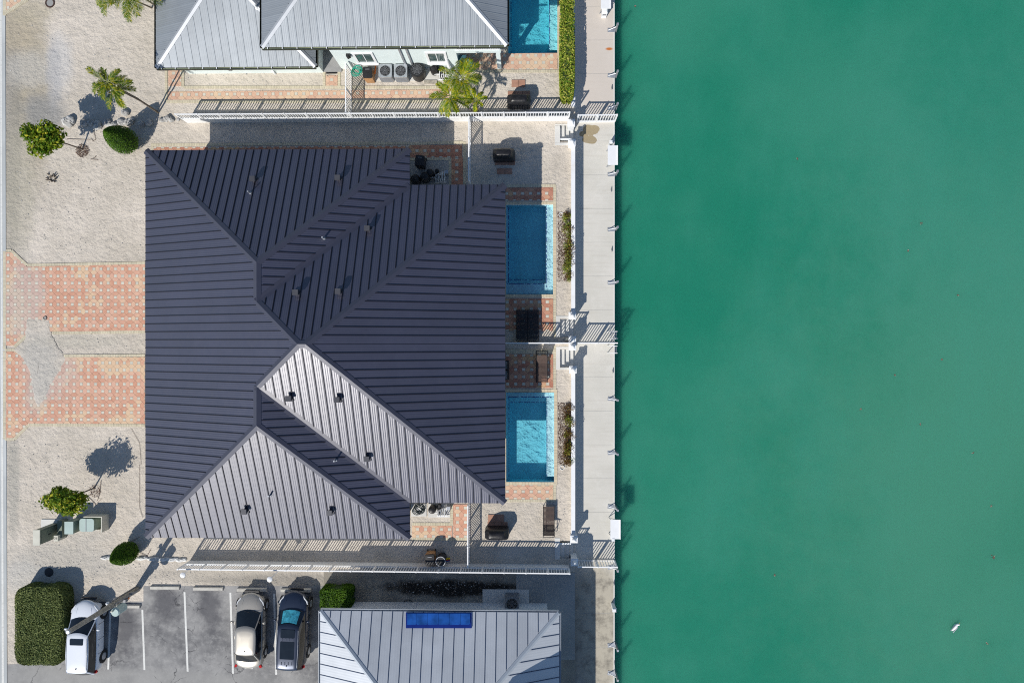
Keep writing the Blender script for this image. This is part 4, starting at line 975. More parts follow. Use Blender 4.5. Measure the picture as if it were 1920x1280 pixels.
twigs((((170,299),(178,296),(181,292)),((173,299),(185,300))), 'small forked twig below the upper mulch ring')
twigs((((176,245),(180,262),(175,265),(171,260)),((126,261),(170,262))), 'thin bent twigs between the upper leafy tree and the rock row')
twigs((((190,900),(187,925),(183,938)),((165,930),(180,945),(191,934))), 'long bent twig beside the lower leafy tree')
twigs((((107,664),(117,672)),((98,673),(112,684))), 'two short sticks on the sand between the two driveways')
twigs((((232,1022),(262,1006)),((262,1035),(276,1042),(283,1029))), 'thin twigs around the lower cone shrub')
twigs((((247,804),(262,830),(265,870)),((262,870),(262,950),(268,970))), 'long thin root line on the sand left of the dark roof', .008)
# rock row
labs = ['largest rough rock at the left end of the upper rock row','rock under the tree shadow, second from the left of the row','rock half in the tree shadow, third from the left of the row','rock at the right edge of the tree shadow in the row','flat rock left of the cone shrub tip in the row','rock above the cone shrub tip in the row','rounded rock above the middle of the cone shrub','small rock left of the shrub shadow in the row','low rock at the left edge of the shrub shadow','rock inside the shrub shadow, left one','rock inside the shrub shadow, right one','pale rock right of the shrub shadow','upright pale rock right of the shrub shadow','small rock near the end of the white railing','tiny rock nearest to the end of the white railing']
rp = [(131,229,14),(160,232,9),(172,233,10),(186,236,11),(203,232,10),(216,235,8),(229,231,9),(240,230,8),(246,228,9),(267,233,8),(281,231,9),(305,225,8),(314,222,9),(322,225,7),(334,226,5)]
for (px, py, s_), lb in zip(rp, labs):
    c = P(px, py); m_ = MB(); r_ = s_/30*.95
    for k in range(3): m_.ball((c.x+random.uniform(-.3,.3)*r_, c.y+random.uniform(-.3,.3)*r_, r_*.25), r_*random.uniform(.55,.85), r_*random.uniform(.5,.75), r_*random.uniform(.4,.65), 9, 5, 0, .18)
    single('rock', m_, M['rock'], lb, 'rock', 'rocks in a row on the sand')
c = P(236,213); m_ = MB(); m_.ball((c.x,c.y,.1),.24,.22,.2,10,6,0,.16); single('rock', m_, M['rock'], 'single round rock just below the twin trunk palm crown', 'rock', 'rocks in a row on the sand')
# low rubble edge under the lower shrub towards the long railing
for k, (px, lb) in enumerate(((198,'white rubble stone left of the lower cone shrub'),(265,'first rubble stone right of the lower cone shrub'),(285,'second rubble stone right of the lower cone shrub'),(305,'third rubble stone right of the lower cone shrub'),(322,'fourth rubble stone right of the lower cone shrub'),(338,'rubble stone nearest the start of the lower railing'))):
    c = P(px, 1045+k*.8); m_ = MB(); m_.ball((c.x,c.y,.03),.32,.13,.12,9,5,0,.2); m_.ball((c.x+.25,c.y+.03,.02),.2,.12,.1,8,5,0,.2); single('rubble_stone', m_, M['rubble'], lb, 'stone', 'rubble stones edging the lower sand')

# ================================================================ CARS
def rrect(x0, y0, x1, y1, r_, n=4):
    out = []
    for cx, cy, a0 in ((x1-r_,y0+r_,-90),(x1-r_,y1-r_,0),(x0+r_,y1-r_,90),(x0+r_,y0+r_,180)):
        for i in range(n+1): a_ = R(a0+90*i/n); out.append((cx+r_*math.cos(a_), cy+r_*math.sin(a_)))
    return out
def car(loc, rz, label, kind, paint, Lc, Wc, Hc):
    t = thing('parked_car', label, 'car', loc, rz, 'cars in the parking lot', local=True)
    hl, hw = Lc/2, Wc/2; suv = kind != 'sedan'; belt = 1.04 if suv else .93; hood = 1.0 if suv else .86; clr = .24 if suv else .18
    def bow(y): return .34*max(0,(y-(hl-1.5))/1.5)**1.3 + (-.20*max(0,(-hl+1.2-y)/1.2)**1.3)
    tl = belt if suv else belt-.05
    st = [(-hl,.78,.44,.74),(-hl+.05,.88,.34,tl-.10),(-hl+.18,.93,.28,tl-.03),(-hl+.5,.965,clr,tl),(-hl+1.0,.99,clr,belt),(-.6,1.,clr,belt),(.3,1.,clr,belt-.01),(hl-1.55,.995,clr,belt-.01),(hl-1.25,.985,clr,hood+.02),(hl-.8,.965,clr,hood-.02),(hl-.42,.93,clr+.04,hood-.09),(hl-.2,.88,.28,hood-.17),(hl-.06,.80,.32,hood-.28),(hl,.70,.42,hood-.40)]
    rs = []
    for y, kw, z0, z1 in st:
        w_ = hw*kw; zs_ = z0+(z1-z0)*.5; ring = []
        for x, z in ((-.90,z0),(-.985,z0+.1),(-1.,zs_),(-.985,zs_+(z1-zs_)*.5),(-.93,z1-.05),(-.82,z1-.01),(-.55,z1+.02),(-.2,z1+.035),(.2,z1+.035),(.55,z1+.02),(.82,z1-.01),(.93,z1-.05),(.985,zs_+(z1-zs_)*.5),(1.,zs_),(.985,z0+.1),(.90,z0)):
            ring.append((w_*x, y-bow(y)*x*x, z))
        rs.append(ring)
    m_ = MB(); m_.rings(rs[::-1]); body = part('body', m_, paint, t, smooth=True)
    md = body.modifiers.new('round', 'SUBSURF'); md.levels = 1; md.render_levels = 1
    # hood creases and shut lines
    m_ = MB()
    for s_ in (-1, 1): m_.tube([(s_*hw*.58,hl-1.32,hood+.035),(s_*hw*.46,hl-.5,hood-.045)], .008, 4)
    part('hood_crease', m_, paint, t, kind='stuff')
    if kind == 'sedan': yb0, yb1, yt0, yt1 = -hl+.60, hl-1.22, -hl+1.18, hl-2.05
    elif kind == 'suv': yb0, yb1, yt0, yt1 = -hl+.10, hl-1.18, -hl+.46, hl-1.98
    else: yb0, yb1, yt0, yt1 = -hl+.10, hl-1.2, -hl+.34, hl-1.95
    zb, zt = belt-.02, Hc-.06; wb, wt = hw*.90, hw*(.70 if kind == 'sedan' else .735)
    NF, NS = 8, 8
    def outline(y0, y1, w_, bf, br, z, k=1.):
        """closed ring: front arc, right side, rear arc, left side"""
        cy = (y0+y1)/2; pts = []
        for i in range(NF): x = -1+2*i/(NF-1); e = abs(x)**3.2; pts.append((w_*x*.90, y1+bf*(1-x*x)-.02*e, z))
        for i in range(NS): q = (i+1)/(NS+1); pts.append((w_*(.90+.10*math.sin(math.pi*min(1,q*1.0))**.45), y1+(y0-y1)*q, z))
        for i in range(NF): x = 1-2*i/(NF-1); pts.append((w_*x*.88, y0-br*(1-x*x), z))
        for i in range(NS): q = (i+1)/(NS+1); pts.append((-w_*(.90+.10*math.sin(math.pi*q)**.45), y0+(y1-y0)*q, z))
        return [(x*k, cy+(y-cy)*k, zz) for x, y, zz in pts]
    lo = outline(yb0, yb1, wb, .20, .10, zb); hi = outline(yt0, yt1, wt, .13, .06, zt); n = len(lo)
    md_ = [tuple(a_*.5+b_*.5 for a_, b_ in zip(p, q)) for p, q in zip(lo, hi)]; md_ = [(x*1.025, y, z+.01) for x, y, z in md_]
    def strip(name, i0, i1, mt=M['tinted'], parent=t):
        m_ = MB(); idx = [(i % n) for i in range(i0, i1+1)]; rr = [[r_[i] for i in idx] for r_ in (lo, md_, hi)]
        m_.rings(rr, close=False, cap=False); m_.f = [f[::-1] for f in m_.f]; return part(name, m_, mt, parent, smooth=True)
    strip('windshield', 0, NF-1); a0 = NF-1
    strip('side_window', a0, a0+3); strip('side_window', a0+3, a0+6); strip('side_window', a0+6, a0+NS+1)
    strip('rear_window', a0+NS+1, a0+NS+NF); b0 = a0+NS+NF
    strip('side_window', b0, b0+3); strip('side_window', b0+3, b0+6); strip('side_window', b0+6, b0+NS+1)
    for i, r_ in ((0,.035),(NF-1,.035),(a0+NS+1,.055),(b0,.055)):
        m_ = MB(); m_.tube([lo[i%n], md_[i%n], hi[i%n]], r_, 6); part('pillar', m_, paint, t)
    # roof skin with rounded edge
    rr = [outline(yt0-.02, yt1+.04, wt, .13, .06, zt-.02, 1.03), outline(yt0, yt1, wt, .13, .06, zt+.02, 1.01), outline(yt0, yt1, wt, .12, .06, zt+.05, .93), outline(yt0, yt1, wt, .1, .05, zt+.068, .75), outline(yt0, yt1, wt, .05, .03, zt+.078, .4)]
    m_ = MB(); m_.rings([r_[::-1] for r_ in rr]); part('roof', m_, paint, t, smooth=True)
    yc_ = (yt0+yt1)/2
    if kind == 'suv': m_ = MB(); m_.prism(rrect(-wt*.60, yt1-.50, wt*.60, yt1-.12, .05), zt+.05, zt+.083); part('sunroof', m_, M['tinted'], t)
    if kind == 'wagon':
        for a_, b_ in ((yt1-.60,yt1-.10),(yt0+.62,yt1-.82)): m_ = MB(); m_.prism(rrect(-wt*.62, a_, wt*.62, b_, .05), zt+.05, zt+.085); part('sunroof', m_, M['tinted'], t)
        for yy in (yt1-.71, yt0+.36):
            for k in range(4): m_ = MB(); x = -wt*.45+k*wt*.3; m_.box(x-.02, yy-.08, zt+.06, x+.02, yy+.08, zt+.092); part('roof_groove', m_, paint, t)
        m_ = MB(); q = [V(lo[i]).lerp(V(hi[i]), .12) for i in range(NF)]; q2 = [V(lo[i]).lerp(V(hi[i]), .86) for i in range(NF)]; up = V((0,.03,.035))
        m_.rings([[tuple(p*1.0+up) for p in q[1:-1]], [tuple(p+up) for p in q2[1:-1]]], close=False, cap=False); part('sunshade', m_, M['shade'], t)
    if suv:
        for s_ in (-1, 1): m_ = MB(); m_.tube([(s_*wt*.90,yt0+.12,zt+.05),(s_*wt*.95,yc_,zt+.09),(s_*wt*.90,yt1-.12,zt+.05)], .018, 6); part('roof_rail', m_, M['metal'], t)
    m_ = MB(); m_.add([(-.015,yt0+.30,zt+.06),(.015,yt0+.30,zt+.06),(.01,yt0+.18,zt+.14),(-.01,yt0+.18,zt+.14),(0,yt0+.14,zt+.06)], [(0,1,2,3),(1,4,2),(0,3,4),(3,2,4)]); part('antenna', m_, M['dark'], t)
    for s_ in (-1, 1):
        for yy in (hl-.92, -hl+.92):
            rw = .36 if suv else .33; m_ = MB(); m_.cyl((s_*(hw-.24),yy,rw),(s_*(hw+.005),yy,rw),rw,rw,22); wh = part('wheel', m_, M['tyre'], t)
            m_ = MB(); m_.cyl((s_*(hw+.0),yy,rw),(s_*(hw+.015),yy,rw),rw*.62,rw*.60,10); part('rim', m_, M['metal'], wh)
            m_ = MB(); m_.cyl((s_*(hw-.3),yy,rw+.02),(s_*(hw-.002),yy,rw+.02),rw*1.15,rw*1.15,22); part('wheel_arch', m_, M['dark'], t)
        m_ = MB(); m_.ball((s_*(hw+.08),yb1-.55,belt+.07),.12,.08,.075,10,6); part('mirror', m_, paint, t, smooth=True)
        yh = hl-.42; m_ = MB(); m_.rings([[(s_*hw*.93+dx*s_, yh-.10+dy, hood-.17+dz) for dx, dy in ((-.30,.22),(-.02,-.12),(.01,-.30),(-.10,-.26),(-.22,.0))] for dz in (-.10,.045)]); part('headlight', m_, M['light_w'], t)
        m_ = MB(); m_.rbox((s_*hw*.84,-hl+.20,tl-.13),(.14,.16,.14), s_*.5); part('tail_light', m_, M['light_r'], t)
        for yy in (-.45,.45): m_ = MB(); m_.box(s_*(hw*.985),yy-.1,belt-.18,s_*(hw+.015),yy+.08,belt-.15); part('door_handle', m_, paint, t)
        for yy in (.82,-.12,-1.0): m_ = MB(); m_.box(s_*(hw*.985),yy-.008,clr+.15,s_*(hw*.996),yy+.008,belt-.12); part('door_seam', m_, M['dark'], t)
    m_ = MB(); m_.box(-hw*.50,hl-.09,.42,hw*.50,hl+.010,.56); part('grille', m_, M['dark'], t)
    m_ = MB(); m_.box(-.26,-hl-.015,.55,.26,-hl+.04,.68); part('number_plate', m_, M['white'], t)
    for s_ in (-.3,.25): m_ = MB(); m_.tube([(s_,yb1+.14,zb+.03),(s_+.40,yb1+.04,zb+.08)], .01, 5); part('wiper', m_, M['dark'], t)
    return t
def carloc(px, py, z): v = P(px, py, z); return (v.x, v.y, .01)
car(carloc(156,1195,1.0), R(-1), 'white car with a small dark sunroof parked beside the big square hedge', 'suv', M['paint_white'], 4.6, 1.86, 1.62)
car(carloc(467,1182,.8), R(-1.5), 'champagne silver sedan parked in the bay left of the dark navy car', 'sedan', M['paint_silver'], 4.75, 1.82, 1.42)
car(carloc(548,1180,.9), R(-2.5), 'dark navy car with two sunroofs and a turquoise sunshade behind its windshield', 'wagon', M['paint_navy'], 4.8, 1.88, 1.70)
for (x0_, x1_, py, lb) in ((215,261,1137,'wheel stop in front of the bay right of the white car'),(281,335,1102,'leftmost wheel stop of the upper row'),(362,417,1104,'second wheel stop from the left of the upper row'),(444,499,1106,'wheel stop in front of the silver sedan'),(526,582,1107,'wheel stop in front of the dark navy car')):
    a_, b_ = P(x0_,py,.15), P(x1_,py,.15); m_ = MB(); m_.rings([[(x, a_.y-.13, 0),(x, a_.y-.08,.14),(x, a_.y+.08,.14),(x, a_.y+.13,0)][::-1] for x in (a_.x,a_.x+.04,b_.x-.04,b_.x)]); single('wheel_stop', m_, M['stop'], lb, 'wheel stop', 'concrete wheel stops in the parking lot')

# ================================================================ UTILITIES
pb, pt = P(258,1104), P(128,1184,6.6)
t = thing('utility_pole', 'tall leaning looking wooden utility pole standing above the white car', 'utility pole', (pb.x,pb.y,0)); top_ = V((pt.x,pt.y,6.6)); ax = (top_-pb)
m_ = MB(); m_.tube([pb-V((0,0,.1)), pb+ax*.5, top_], [.17,.145,.12], 14); part('pole', m_, M['wood'], t)
m_ = MB(); m_.cyl(top_, top_+V((0,0,.06)), .13, .1, 14); part('pole_cap', m_, M['metal'], t)
def along(k, dx=0, dy=0): return pb+ax*k+V((dx,dy,0))
for k, dx, dy, r_ in ((0,.19,.05,.05),(0,-.1,.17,.04)): m_ = MB(); m_.tube([along(0,dx,dy), along(.40,dx,dy)], r_, 8); part('conduit', m_, M['steel'], t)
m_ = MB(); c = along(.40,.38,-.30); m_.cyl(c-V((0,0,.45)), c+V((0,0,.35)), .25, .25, 18); m_.cyl(c+V((0,0,.35)), c+V((0,0,.41)), .26, .2, 18); part('transformer', m_, M['green_lt'], t)
m_ = MB(); m_.tube([c+V((-.1,.1,.41)), c+V((-.1,.1,.6))], .05, 8); part('bushing', m_, M['cream'], t); m_ = MB(); m_.tube([along(.40,0,0), c], .04, 6); part('hanger', m_, M['steel'], t)
m_ = MB(); m_.rbox(tuple(along(.25,.2,-.1)), (.16,.16,.3)); m_.rbox(tuple(along(.3,-.2,.1)), (.14,.14,.25)); m_.rbox(tuple(along(.15,.2,.1)), (.2,.1,.25)); part('junction_box', m_, M['steel'], t)
m_ = MB(); m_.ball(tuple(along(.42,-.22,.12)), .1,.1,.13,10,6); part('insulator', m_, M['white'], t)
m_ = MB(); m_.tube([along(.98,-.26,.0), along(.98,.05,0)], .025, 6); part('crossarm', m_, M['metal'], t)
m_ = MB(); m_.rbox(tuple(along(.2,.14,-.12)), (.12,.1,.2)); part('meter', m_, M['orange'], t)
for (bx_, by_, tx_, ty_, lb) in ((358,1062,342,1078,'white round lamp on a thin pole at the left end of the lower railing'),(527,1064,505,1086,'white round lamp on a thin pole leaning over the silver sedan bay')):
    a_ = P(bx_,by_,.7); b_ = P(tx_,ty_,1.95); t = thing('post_lamp', lb, 'lamp', (a_.x,a_.y,0)); m_ = MB(); m_.tube([(a_.x,a_.y,.0), a_, (b_.x+.05,b_.y+.03,1.9)], .025, 6); part('pole', m_, M['white'], t)
    m_ = MB(); m_.lathe((b_.x,b_.y,1.86), ((.02,0),(.17,.03),(.16,.07),(.08,.11)), 18); part('lamp_head', m_, M['white'], t, smooth=True)
# green cabinets
def cab(px0, py0, px1, py1, z): a_, b_ = P(px0,py1,z), P(px1,py0,z); return a_.x, a_.y, b_.x, b_.y
x0, y0, x1, y1 = cab(63,994,74,1021,1.75); t = thing('utility_cabinet', 'tall narrow olive utility cabinet with a cream top, leftmost of the utility boxes', 'cabinet', (x0,y0,0))
m_ = MB(); m_.box(x0,y0,0,x1,y1,1.72); part('body', m_, M['olive'], t); m_ = MB(); m_.box(x0-.03,y0-.03,1.72,x1+.03,y1+.03,1.77); part('top', m_, M['cream'], t); m_ = MB(); m_.box(x1,y0+.4,.8,x1+.03,y0+.46,1.0); part('handle', m_, M['dark'], t)
m_ = MB(); m_.box(x1,y0+.06,.1,x1+.012,y1-.06,1.6); part('door', m_, M['olive'], t)
mb = MB(); mb.prism(rectpx(78,973,121,1003), 0, .05); struct('cabinet_pad', mb, M['pale'])
x0, y0, x1, y1 = cab(106,976,116,1012,.55); t = thing('utility_cabinet', 'narrow white meter board marked 36 between the cabinets', 'cabinet', (x0,y0,0)); m_ = MB(); m_.box(x0+.05,y0+.15,0,x1,y1,.55); part('body', m_, M['olive'], t); m_ = MB(); m_.box(x0,y0,0,x0+.25,y0+.35,.8); hd = part('meter_box', m_, M['cream'], t)
fc = bpy.data.curves.new('number', 'FONT'); fc.body = '36'; fc.size = .2; fc.extrude = .002; tmp = bpy.data.objects.new('number', fc); COL.objects.link(tmp); bpy.context.view_layer.update()
me = bpy.data.meshes.new_from_object(tmp); bpy.data.objects.remove(tmp); me.materials.clear(); me.materials.append(M['dark']); o = bpy.data.objects.new('number', me); COL.objects.link(o); o.parent = hd; o.location = (.02,.12,.803)
x0, y0, x1, y1 = cab(122,978,136,1000,1.0); t = thing('utility_cabinet', 'pale grey green box cabinet, second smallest of the utility boxes', 'cabinet', (x0,y0,0)); m_ = MB(); m_.box(x0,y0,0,x1+.04,y1,1.0); part('body', m_, M['green_box'], t); m_ = MB(); m_.box(x0-.02,y0-.02,1.0,x1+.06,y1+.02,1.03); part('lid', m_, M['green_lt'], t)
x0, y0, x1, y1 = cab(149,972,176,996,.75); t = thing('transformer_box', 'rounded green transformer box with an open tan shell, rightmost of the utility boxes', 'cabinet', (x0,y0,0))
m_ = MB(); m_.prism(rrect(x0,y0,x1,y1,.16), 0, .72); part('body', m_, M['tan'] if False else M['green_box'], t); m_ = MB(); m_.prism(rrect(x0,y0,x1,y1,.16), .72, .76); part('lid', m_, M['green_lt'], t)
m_ = MB(); xm = x0+(x1-x0)*.46; m_.box(xm-.02,y0,.76,xm+.02,y1,.775); part('hinge', m_, M['steel'], t)
m_ = MB(); m_.box(x0+.25,y1+.08,0,x1+.50,y1+.13,.75); m_.box(x1+.45,y0-.05,0,x1+.50,y1+.08,.75); m_.box(x0+.3,y0,0,x1+.1,y0+.03,.4); part('shell', m_, M['cream'], t)
# manhole
def cover(px, py, r_, label, z=0):
    c = P(px,py,z); t = thing('manhole_cover', label, 'manhole', (c.x,c.y,z)); m_ = MB(); m_.lathe((c.x,c.y,z), ((r_,-.03),(r_,.03),(r_*.72,.03),(r_*.7,.015)), 26, cap=False); part('rim', m_, M['rust'], t); m_ = MB(); m_.lathe((c.x,c.y,z), ((r_*.7,-.02),(r_*.7,.018)), 26); part('lid', m_, M['slab'], t)
M['rust'] = mat('rusty_iron', (.06,.035,.028), .8, var=.4, scale=12, bump=.4)
cover(94,6,.31,'round iron manhole at the top of the sand'); cover(85,596,.12,'small rusty round cover at the edge of the upper driveway',.03)
c = P(92,1072); m_ = MB(); m_.lathe((c.x,c.y,0), ((.28,-.02),(.28,.03),(.2,.035)), 22); single('drain_cover', m_, M['dark'], 'black round drain cover in the shadow above the big hedge', 'drain cover')

# ================================================================ YARD OBJECTS
def ac(px, py, label, z=.85, s_=.82, m='metal', rnd=False):
    c = P(px,py,z); t = thing('air_conditioner', label, 'air conditioner', (c.x,c.y,.05), local=True); h_ = z-.05; hs = s_/2
    m_ = MB()
    if rnd: m_.lathe((0,0,0), ((hs,0),(hs,h_*.9),(hs*.95,h_)), 24)
    else: m_.prism(rrect(-hs,-hs,hs,hs,.07), 0, h_)
    part('casing', m_, M[m], t)
    for i in range(8):
        if rnd: break
        m_ = MB(); z_ = .1+i*(h_-.2)/8; m_.box(-hs*.9,-hs-.012,z_,hs*.9,-hs-.002,z_+.03); part('louvre', m_, M['steel'], t)
    m_ = MB(); m_.lathe((0,0,h_+.002), ((hs*.78,0),(hs*.78,.012)), 28); part('fan_well', m_, M['dark'], t)
    m_ = MB()
    for k in range(5):
        a_ = k*1.2566; u = V((math.cos(a_),math.sin(a_),0)); v = V((-u.y,u.x,0)); p = V((0,0,h_+.02)); m_.add([p+u*.05, p+u*hs*.6-v*.02, p+u*hs*.62+v*.13+V((0,0,.015)), p+u*.1+v*.07], [(0,1,2,3)])
    part('fan', m_, M['vent'], t); m_ = MB()
    for q in (.3,.5,.72):
        for i in range(24): a_ = i*math.pi/12; b_ = (i+1)*math.pi/12; m_.cyl((hs*q*math.cos(a_),hs*q*math.sin(a_),h_+.05),(hs*q*math.cos(b_),hs*q*math.sin(b_),h_+.05),.005,.005,4)
    for i in range(6): a_ = i*math.pi/6; m_.cyl((-hs*.78*math.cos(a_),-hs*.78*math.sin(a_),h_+.052),(hs*.78*math.cos(a_),hs*.78*math.sin(a_),h_+.052),.005,.005,4)
    part('fan_guard', m_, M['steel'], t); return t
ac(722,133,'left grey air conditioner in front of the mint house wall'); ac(751,133,'right grey air conditioner in front of the mint house wall')
ac(782,131,'round black pool heat pump right of the two grey air conditioners', .9, .88, 'dark', True)
t = ac(960,1132,'dark air conditioner on the plinth of the pale roofed house', .9, .86, 'steel'); 
def bin_(px, py, label, rz=0., z=1.0, m='dark', m2='tan', sx=.58, sy=.66):
    c = P(px,py,z); t = thing('wheelie_bin', label, 'bin', (c.x,c.y,.02), rz, local=True)
    m_ = MB(); m_.rbox((0,0,.45),(sx*.86,sy*.86,.9), tap=1.12); part('body', m_, M[m2], t)
    m_ = MB(); m_.rings([[(x,y,zz) for x,y in rrect(-sx/2*k,-sy/2*k,sx/2*k,sy/2*k,.09)] for zz, k in ((.9,1.),(.95,1.02),(1.0,.93),(1.01,.5))]); part('lid', m_, M[m], t, smooth=True)
    m_ = MB(); m_.box(-sx*.22,sy*.24,1.0,sx*.22,sy*.30,1.03); part('handle', m_, M['steel'], t)
    for s_ in (-1,1): m_ = MB(); m_.cyl((s_*sx*.36,sy*.45,.1),(s_*sx*.46,sy*.45,.1),.1,.1,14); part('wheel', m_, M['tyre'], t)
bin_(689,136,'black lidded tan bin beside the green hose at the mint house'); bin_(787,301,'black bin in the shaded corner under the top notch of the dark roof', R(-6), m2='dark'); bin_(806,1049,'black lidded tan bin by the lower long railing', R(3))
t = None; c = P(826,1052,1.0); m_ = MB(); m_.cyl((c.x,c.y,.02),(c.x,c.y,1.0),.26,.29,24); bo = thing('barrel', 'tall black open barrel beside the bin at the lower railing', 'barrel', (c.x,c.y,0)); part('body', m_, M['dark'], bo)
m_ = MB(); m_.lathe((c.x,c.y,1.0), ((.30,-.03),(.30,.02),(.27,.02),(.27,-.03)), 24, cap=False); part('rim', m_, M['metal'], bo)
for k, (mm, lb) in enumerate((('yellow','yellow toy bat lying right of the black barrel'),('red','red toy piece below the yellow one by the barrel'),('blue','blue toy piece right of the black barrel'))):
    p = P(840,1046+k*2.2); m_ = MB(); m_.tube([(p.x-.12+.1*(k==1)*-1,p.y-.02,.1),(p.x+.14,p.y+.03,.1)], .05-.01*k, 8); single('toy', m_, M[mm], lb, 'toy')
def coil(px, py, r_, turns, m, label, z=.05, name='garden_hose', rt=.018, wob=.25):
    c = P(px,py,z); pts = []
    n = turns*18
    ph_ = [random.uniform(0,6.28) for _ in range(turns+1)]
    for i in range(n):
        a_ = i*2*math.pi/18; tt = i//18; q = r_*(1-wob*.5+wob*.5*math.sin(a_*1.13+tt)); ox = r_*.25*math.sin(tt*2.1); oy = r_*.25*math.cos(tt*1.7)
        pts.append((c.x+ox+q*math.cos(a_), c.y+oy+q*math.sin(a_)*.9, z+.015*tt+.01*math.sin(i)))
    m_ = MB(); m_.tube(pts, rt, 6); return single(name, m_, M[m], label, 'hose')
coil(669,134,.30,8,'hosegreen','tangled bright green hose on the railing left of the tan bin',.95); coil(785,954,.33,6,'hosedark','coiled black hose on the pad under the bottom notch of the dark roof',.08)
coil(765,1136,.35,2,'hosedark','loose dark hose at the wall of the pale roofed house',.03,rt=.014)
m_ = MB(); q = [P(706,145),P(708,135),P(709,124)]; m_.tube([(p.x,p.y,.5+.1*i) for i,p in enumerate(q)], .05, 6); single('orange_float', m_, M['orange'], 'orange curved tube left of the grey air conditioners', 'tube')
# pool equipment
def pump(px, py, label, seed, sx=1., z0=.05):
    random.seed(seed); c = P(px,py,.3); t = thing('pool_equipment', label, 'pool pump', (c.x,c.y,z0), local=True)
    m_ = MB(); m_.lathe((-.35*sx,.12,0), ((.2,0),(.24,.1),(.24,.55),(.15,.72),(.05,.75)), 18); part('filter_tank', m_, M['dark'], t, smooth=True)
    m_ = MB(); m_.cyl((.05,.15,.2),(.05,-.25,.2),.13,.13,14); m_.lathe((.05,.3,.05), ((.12,0),(.13,.3),(.1,.34)), 14); part('pump', m_, M['dark'], t)
    for k in range(5):
        x = .0+k*.13*sx; m_ = MB(); m_.tube([(x,-.3,.12),(x,-.3,.4+.04*(k%2)),(x,.05+.05*k,.4+.04*(k%2)),(x+.06,.05+.05*k,.1)], .03, 7); part('pipe', m_, M['white'], t)
    m_ = MB(); m_.tube([(-.35,-.1,.3),(.62*sx,-.1,.3)], .03, 7); m_.tube([(-.1,-.36,.1),(.6*sx,-.36,.1)], .03, 7); part('pipe', m_, M['white'], t)
    for k in range(3): m_ = MB(); m_.rbox((.1+k*.2*sx,-.1,.47),(.05,.14,.07)); part('valve', m_, M['dark'], t)
    m_ = MB(); m_.box(.55*sx,.1,0,.75*sx,.3,.45); part('control_box', m_, M['metal'], t)
    random.seed(seed*3+1); return t
pump(825,137,'white pipework and filter right of the heat pump at the mint house', 3); pump(818,330,'black pumps with white pipes in shade under the top notch of the roof', 5)
pump(822,957,'sunlit pumps with white pipes under the bottom notch of the roof', 6)
for (px, py, lb) in ((778,335,'left black round tank under the top notch of the dark roof'),(796,331,'right black round tank under the top notch of the dark roof')):
    c = P(px,py,.8); m_ = MB(); m_.lathe((c.x,c.y,.03), ((.26,0),(.29,.1),(.29,.7),(.2,.83),(.05,.86)), 20); single('filter_tank', m_, M['dark'], lb, 'tank', smooth=True)
m_ = MB(); c = P(845,150,.4); m_.box(c.x-1.7,c.y-.1,.02,c.x-.9,c.y+.1,.12); single('wooden_block', m_, M['wood'], 'small wooden block at the edge of the pool equipment by the mint house', 'block')
c1 = P(833,100,2.0); c2 = P(842,126,.7); m_ = MB(); m_.cyl(c1,c2,.09,.09,12); m_.ball(tuple(c2),.13,.13,.12,10,6); single('water_softener', m_, M['white'], 'white pipe cylinder leaning on the mint house wall by the right window', 'pipe')
c = P(880,118,.9); m_ = MB(); m_.rings([[(c.x+r_*math.cos(a_*.785)*1.0, c.y+r_*.35*math.sin(a_*.785), z) for a_ in range(8)] for r_, z in ((.28,.45),(.22,.9),(.12,1.3),(.05,1.4))]); single('hanging_towel', m_, mat('teal_towel',(.10,.26,.30),.9), 'teal towel hanging under the balcony of the mint house', 'towel')
m_ = MB(); c = P(867,112,1.0); m_.box(c.x-.25,c.y-.25,0,c.x+.2,c.y+.3,.95); single('storage_box', m_, mat('teal_cabinet',(.04,.12,.15),.6), 'dark teal storage box under the balcony of the mint house', 'box')
# covered grills
def grill(px, py, rz, label, bricks, sx=1.35, z=1.1):
    c = P(px,py,z); t = thing('covered_grill', label, 'grill', (c.x,c.y,.02), rz, 'covered barbecue grills on the sand', local=True); rs = []
    random.seed(int(px)); fold = [random.uniform(-.05,.05) for _ in range(32)]
    for z_, k, ky in ((0,1.,1.),(.35,.98,.98),(.72,.96,.97),(.82,1.0,.95),(.95,.74,.86),(1.08,.66,.62),(1.13,.5,.3)):
        ring = []
        for i in range(32):
            a_ = 2*math.pi*i/32; cx_, sy_ = math.cos(a_), math.sin(a_); e = .35; f = 1+fold[i]*(1 if z_ < .8 else .3)
            ring.append((sx/2*k*abs(cx_)**e*math.copysign(1,cx_)*f, .34*ky*abs(sy_)**e*math.copysign(1,sy_)*f, z_))
        rs.append(ring)
    m_ = MB(); m_.rings(rs); part('cover', m_, M['cover'], t, smooth=True)
    m_ = MB(); m_.tube([(-sx*.36,-.02,1.02),(sx*.36,-.02,1.02)], .03, 8); part('strap', m_, M['dark'], t)
    for bx_, by_, wx, wy_ in bricks:
        a_ = P(bx_,by_); o = MB(); nx, ny = max(1,round(wx/9)), max(1,round(wy_/9)); pd = thing('brick_pad', 'rust brick pad by the '+label.split(' grill')[0]+' grill'+(' (small one)' if False else ''), 'brick pad', (a_.x,a_.y,0)) if False else None
        yield_pads.append((bx_,by_,wx,wy_,label))
yield_pads = []
grill(973,184,0,'black covered grill on the sand below the top pool', ((959,150,26,14),(952,171,42,34)), 1.45)
grill(944,286,0,'black covered grill near the top end of the dark roof', ((928,288,38,22),(932,316,28,11)), 1.35)
grill(931,1004,0,'black covered grill near the bottom end of the dark roof', ((915,964,30,14),(914,978,38,20)), 1.45)
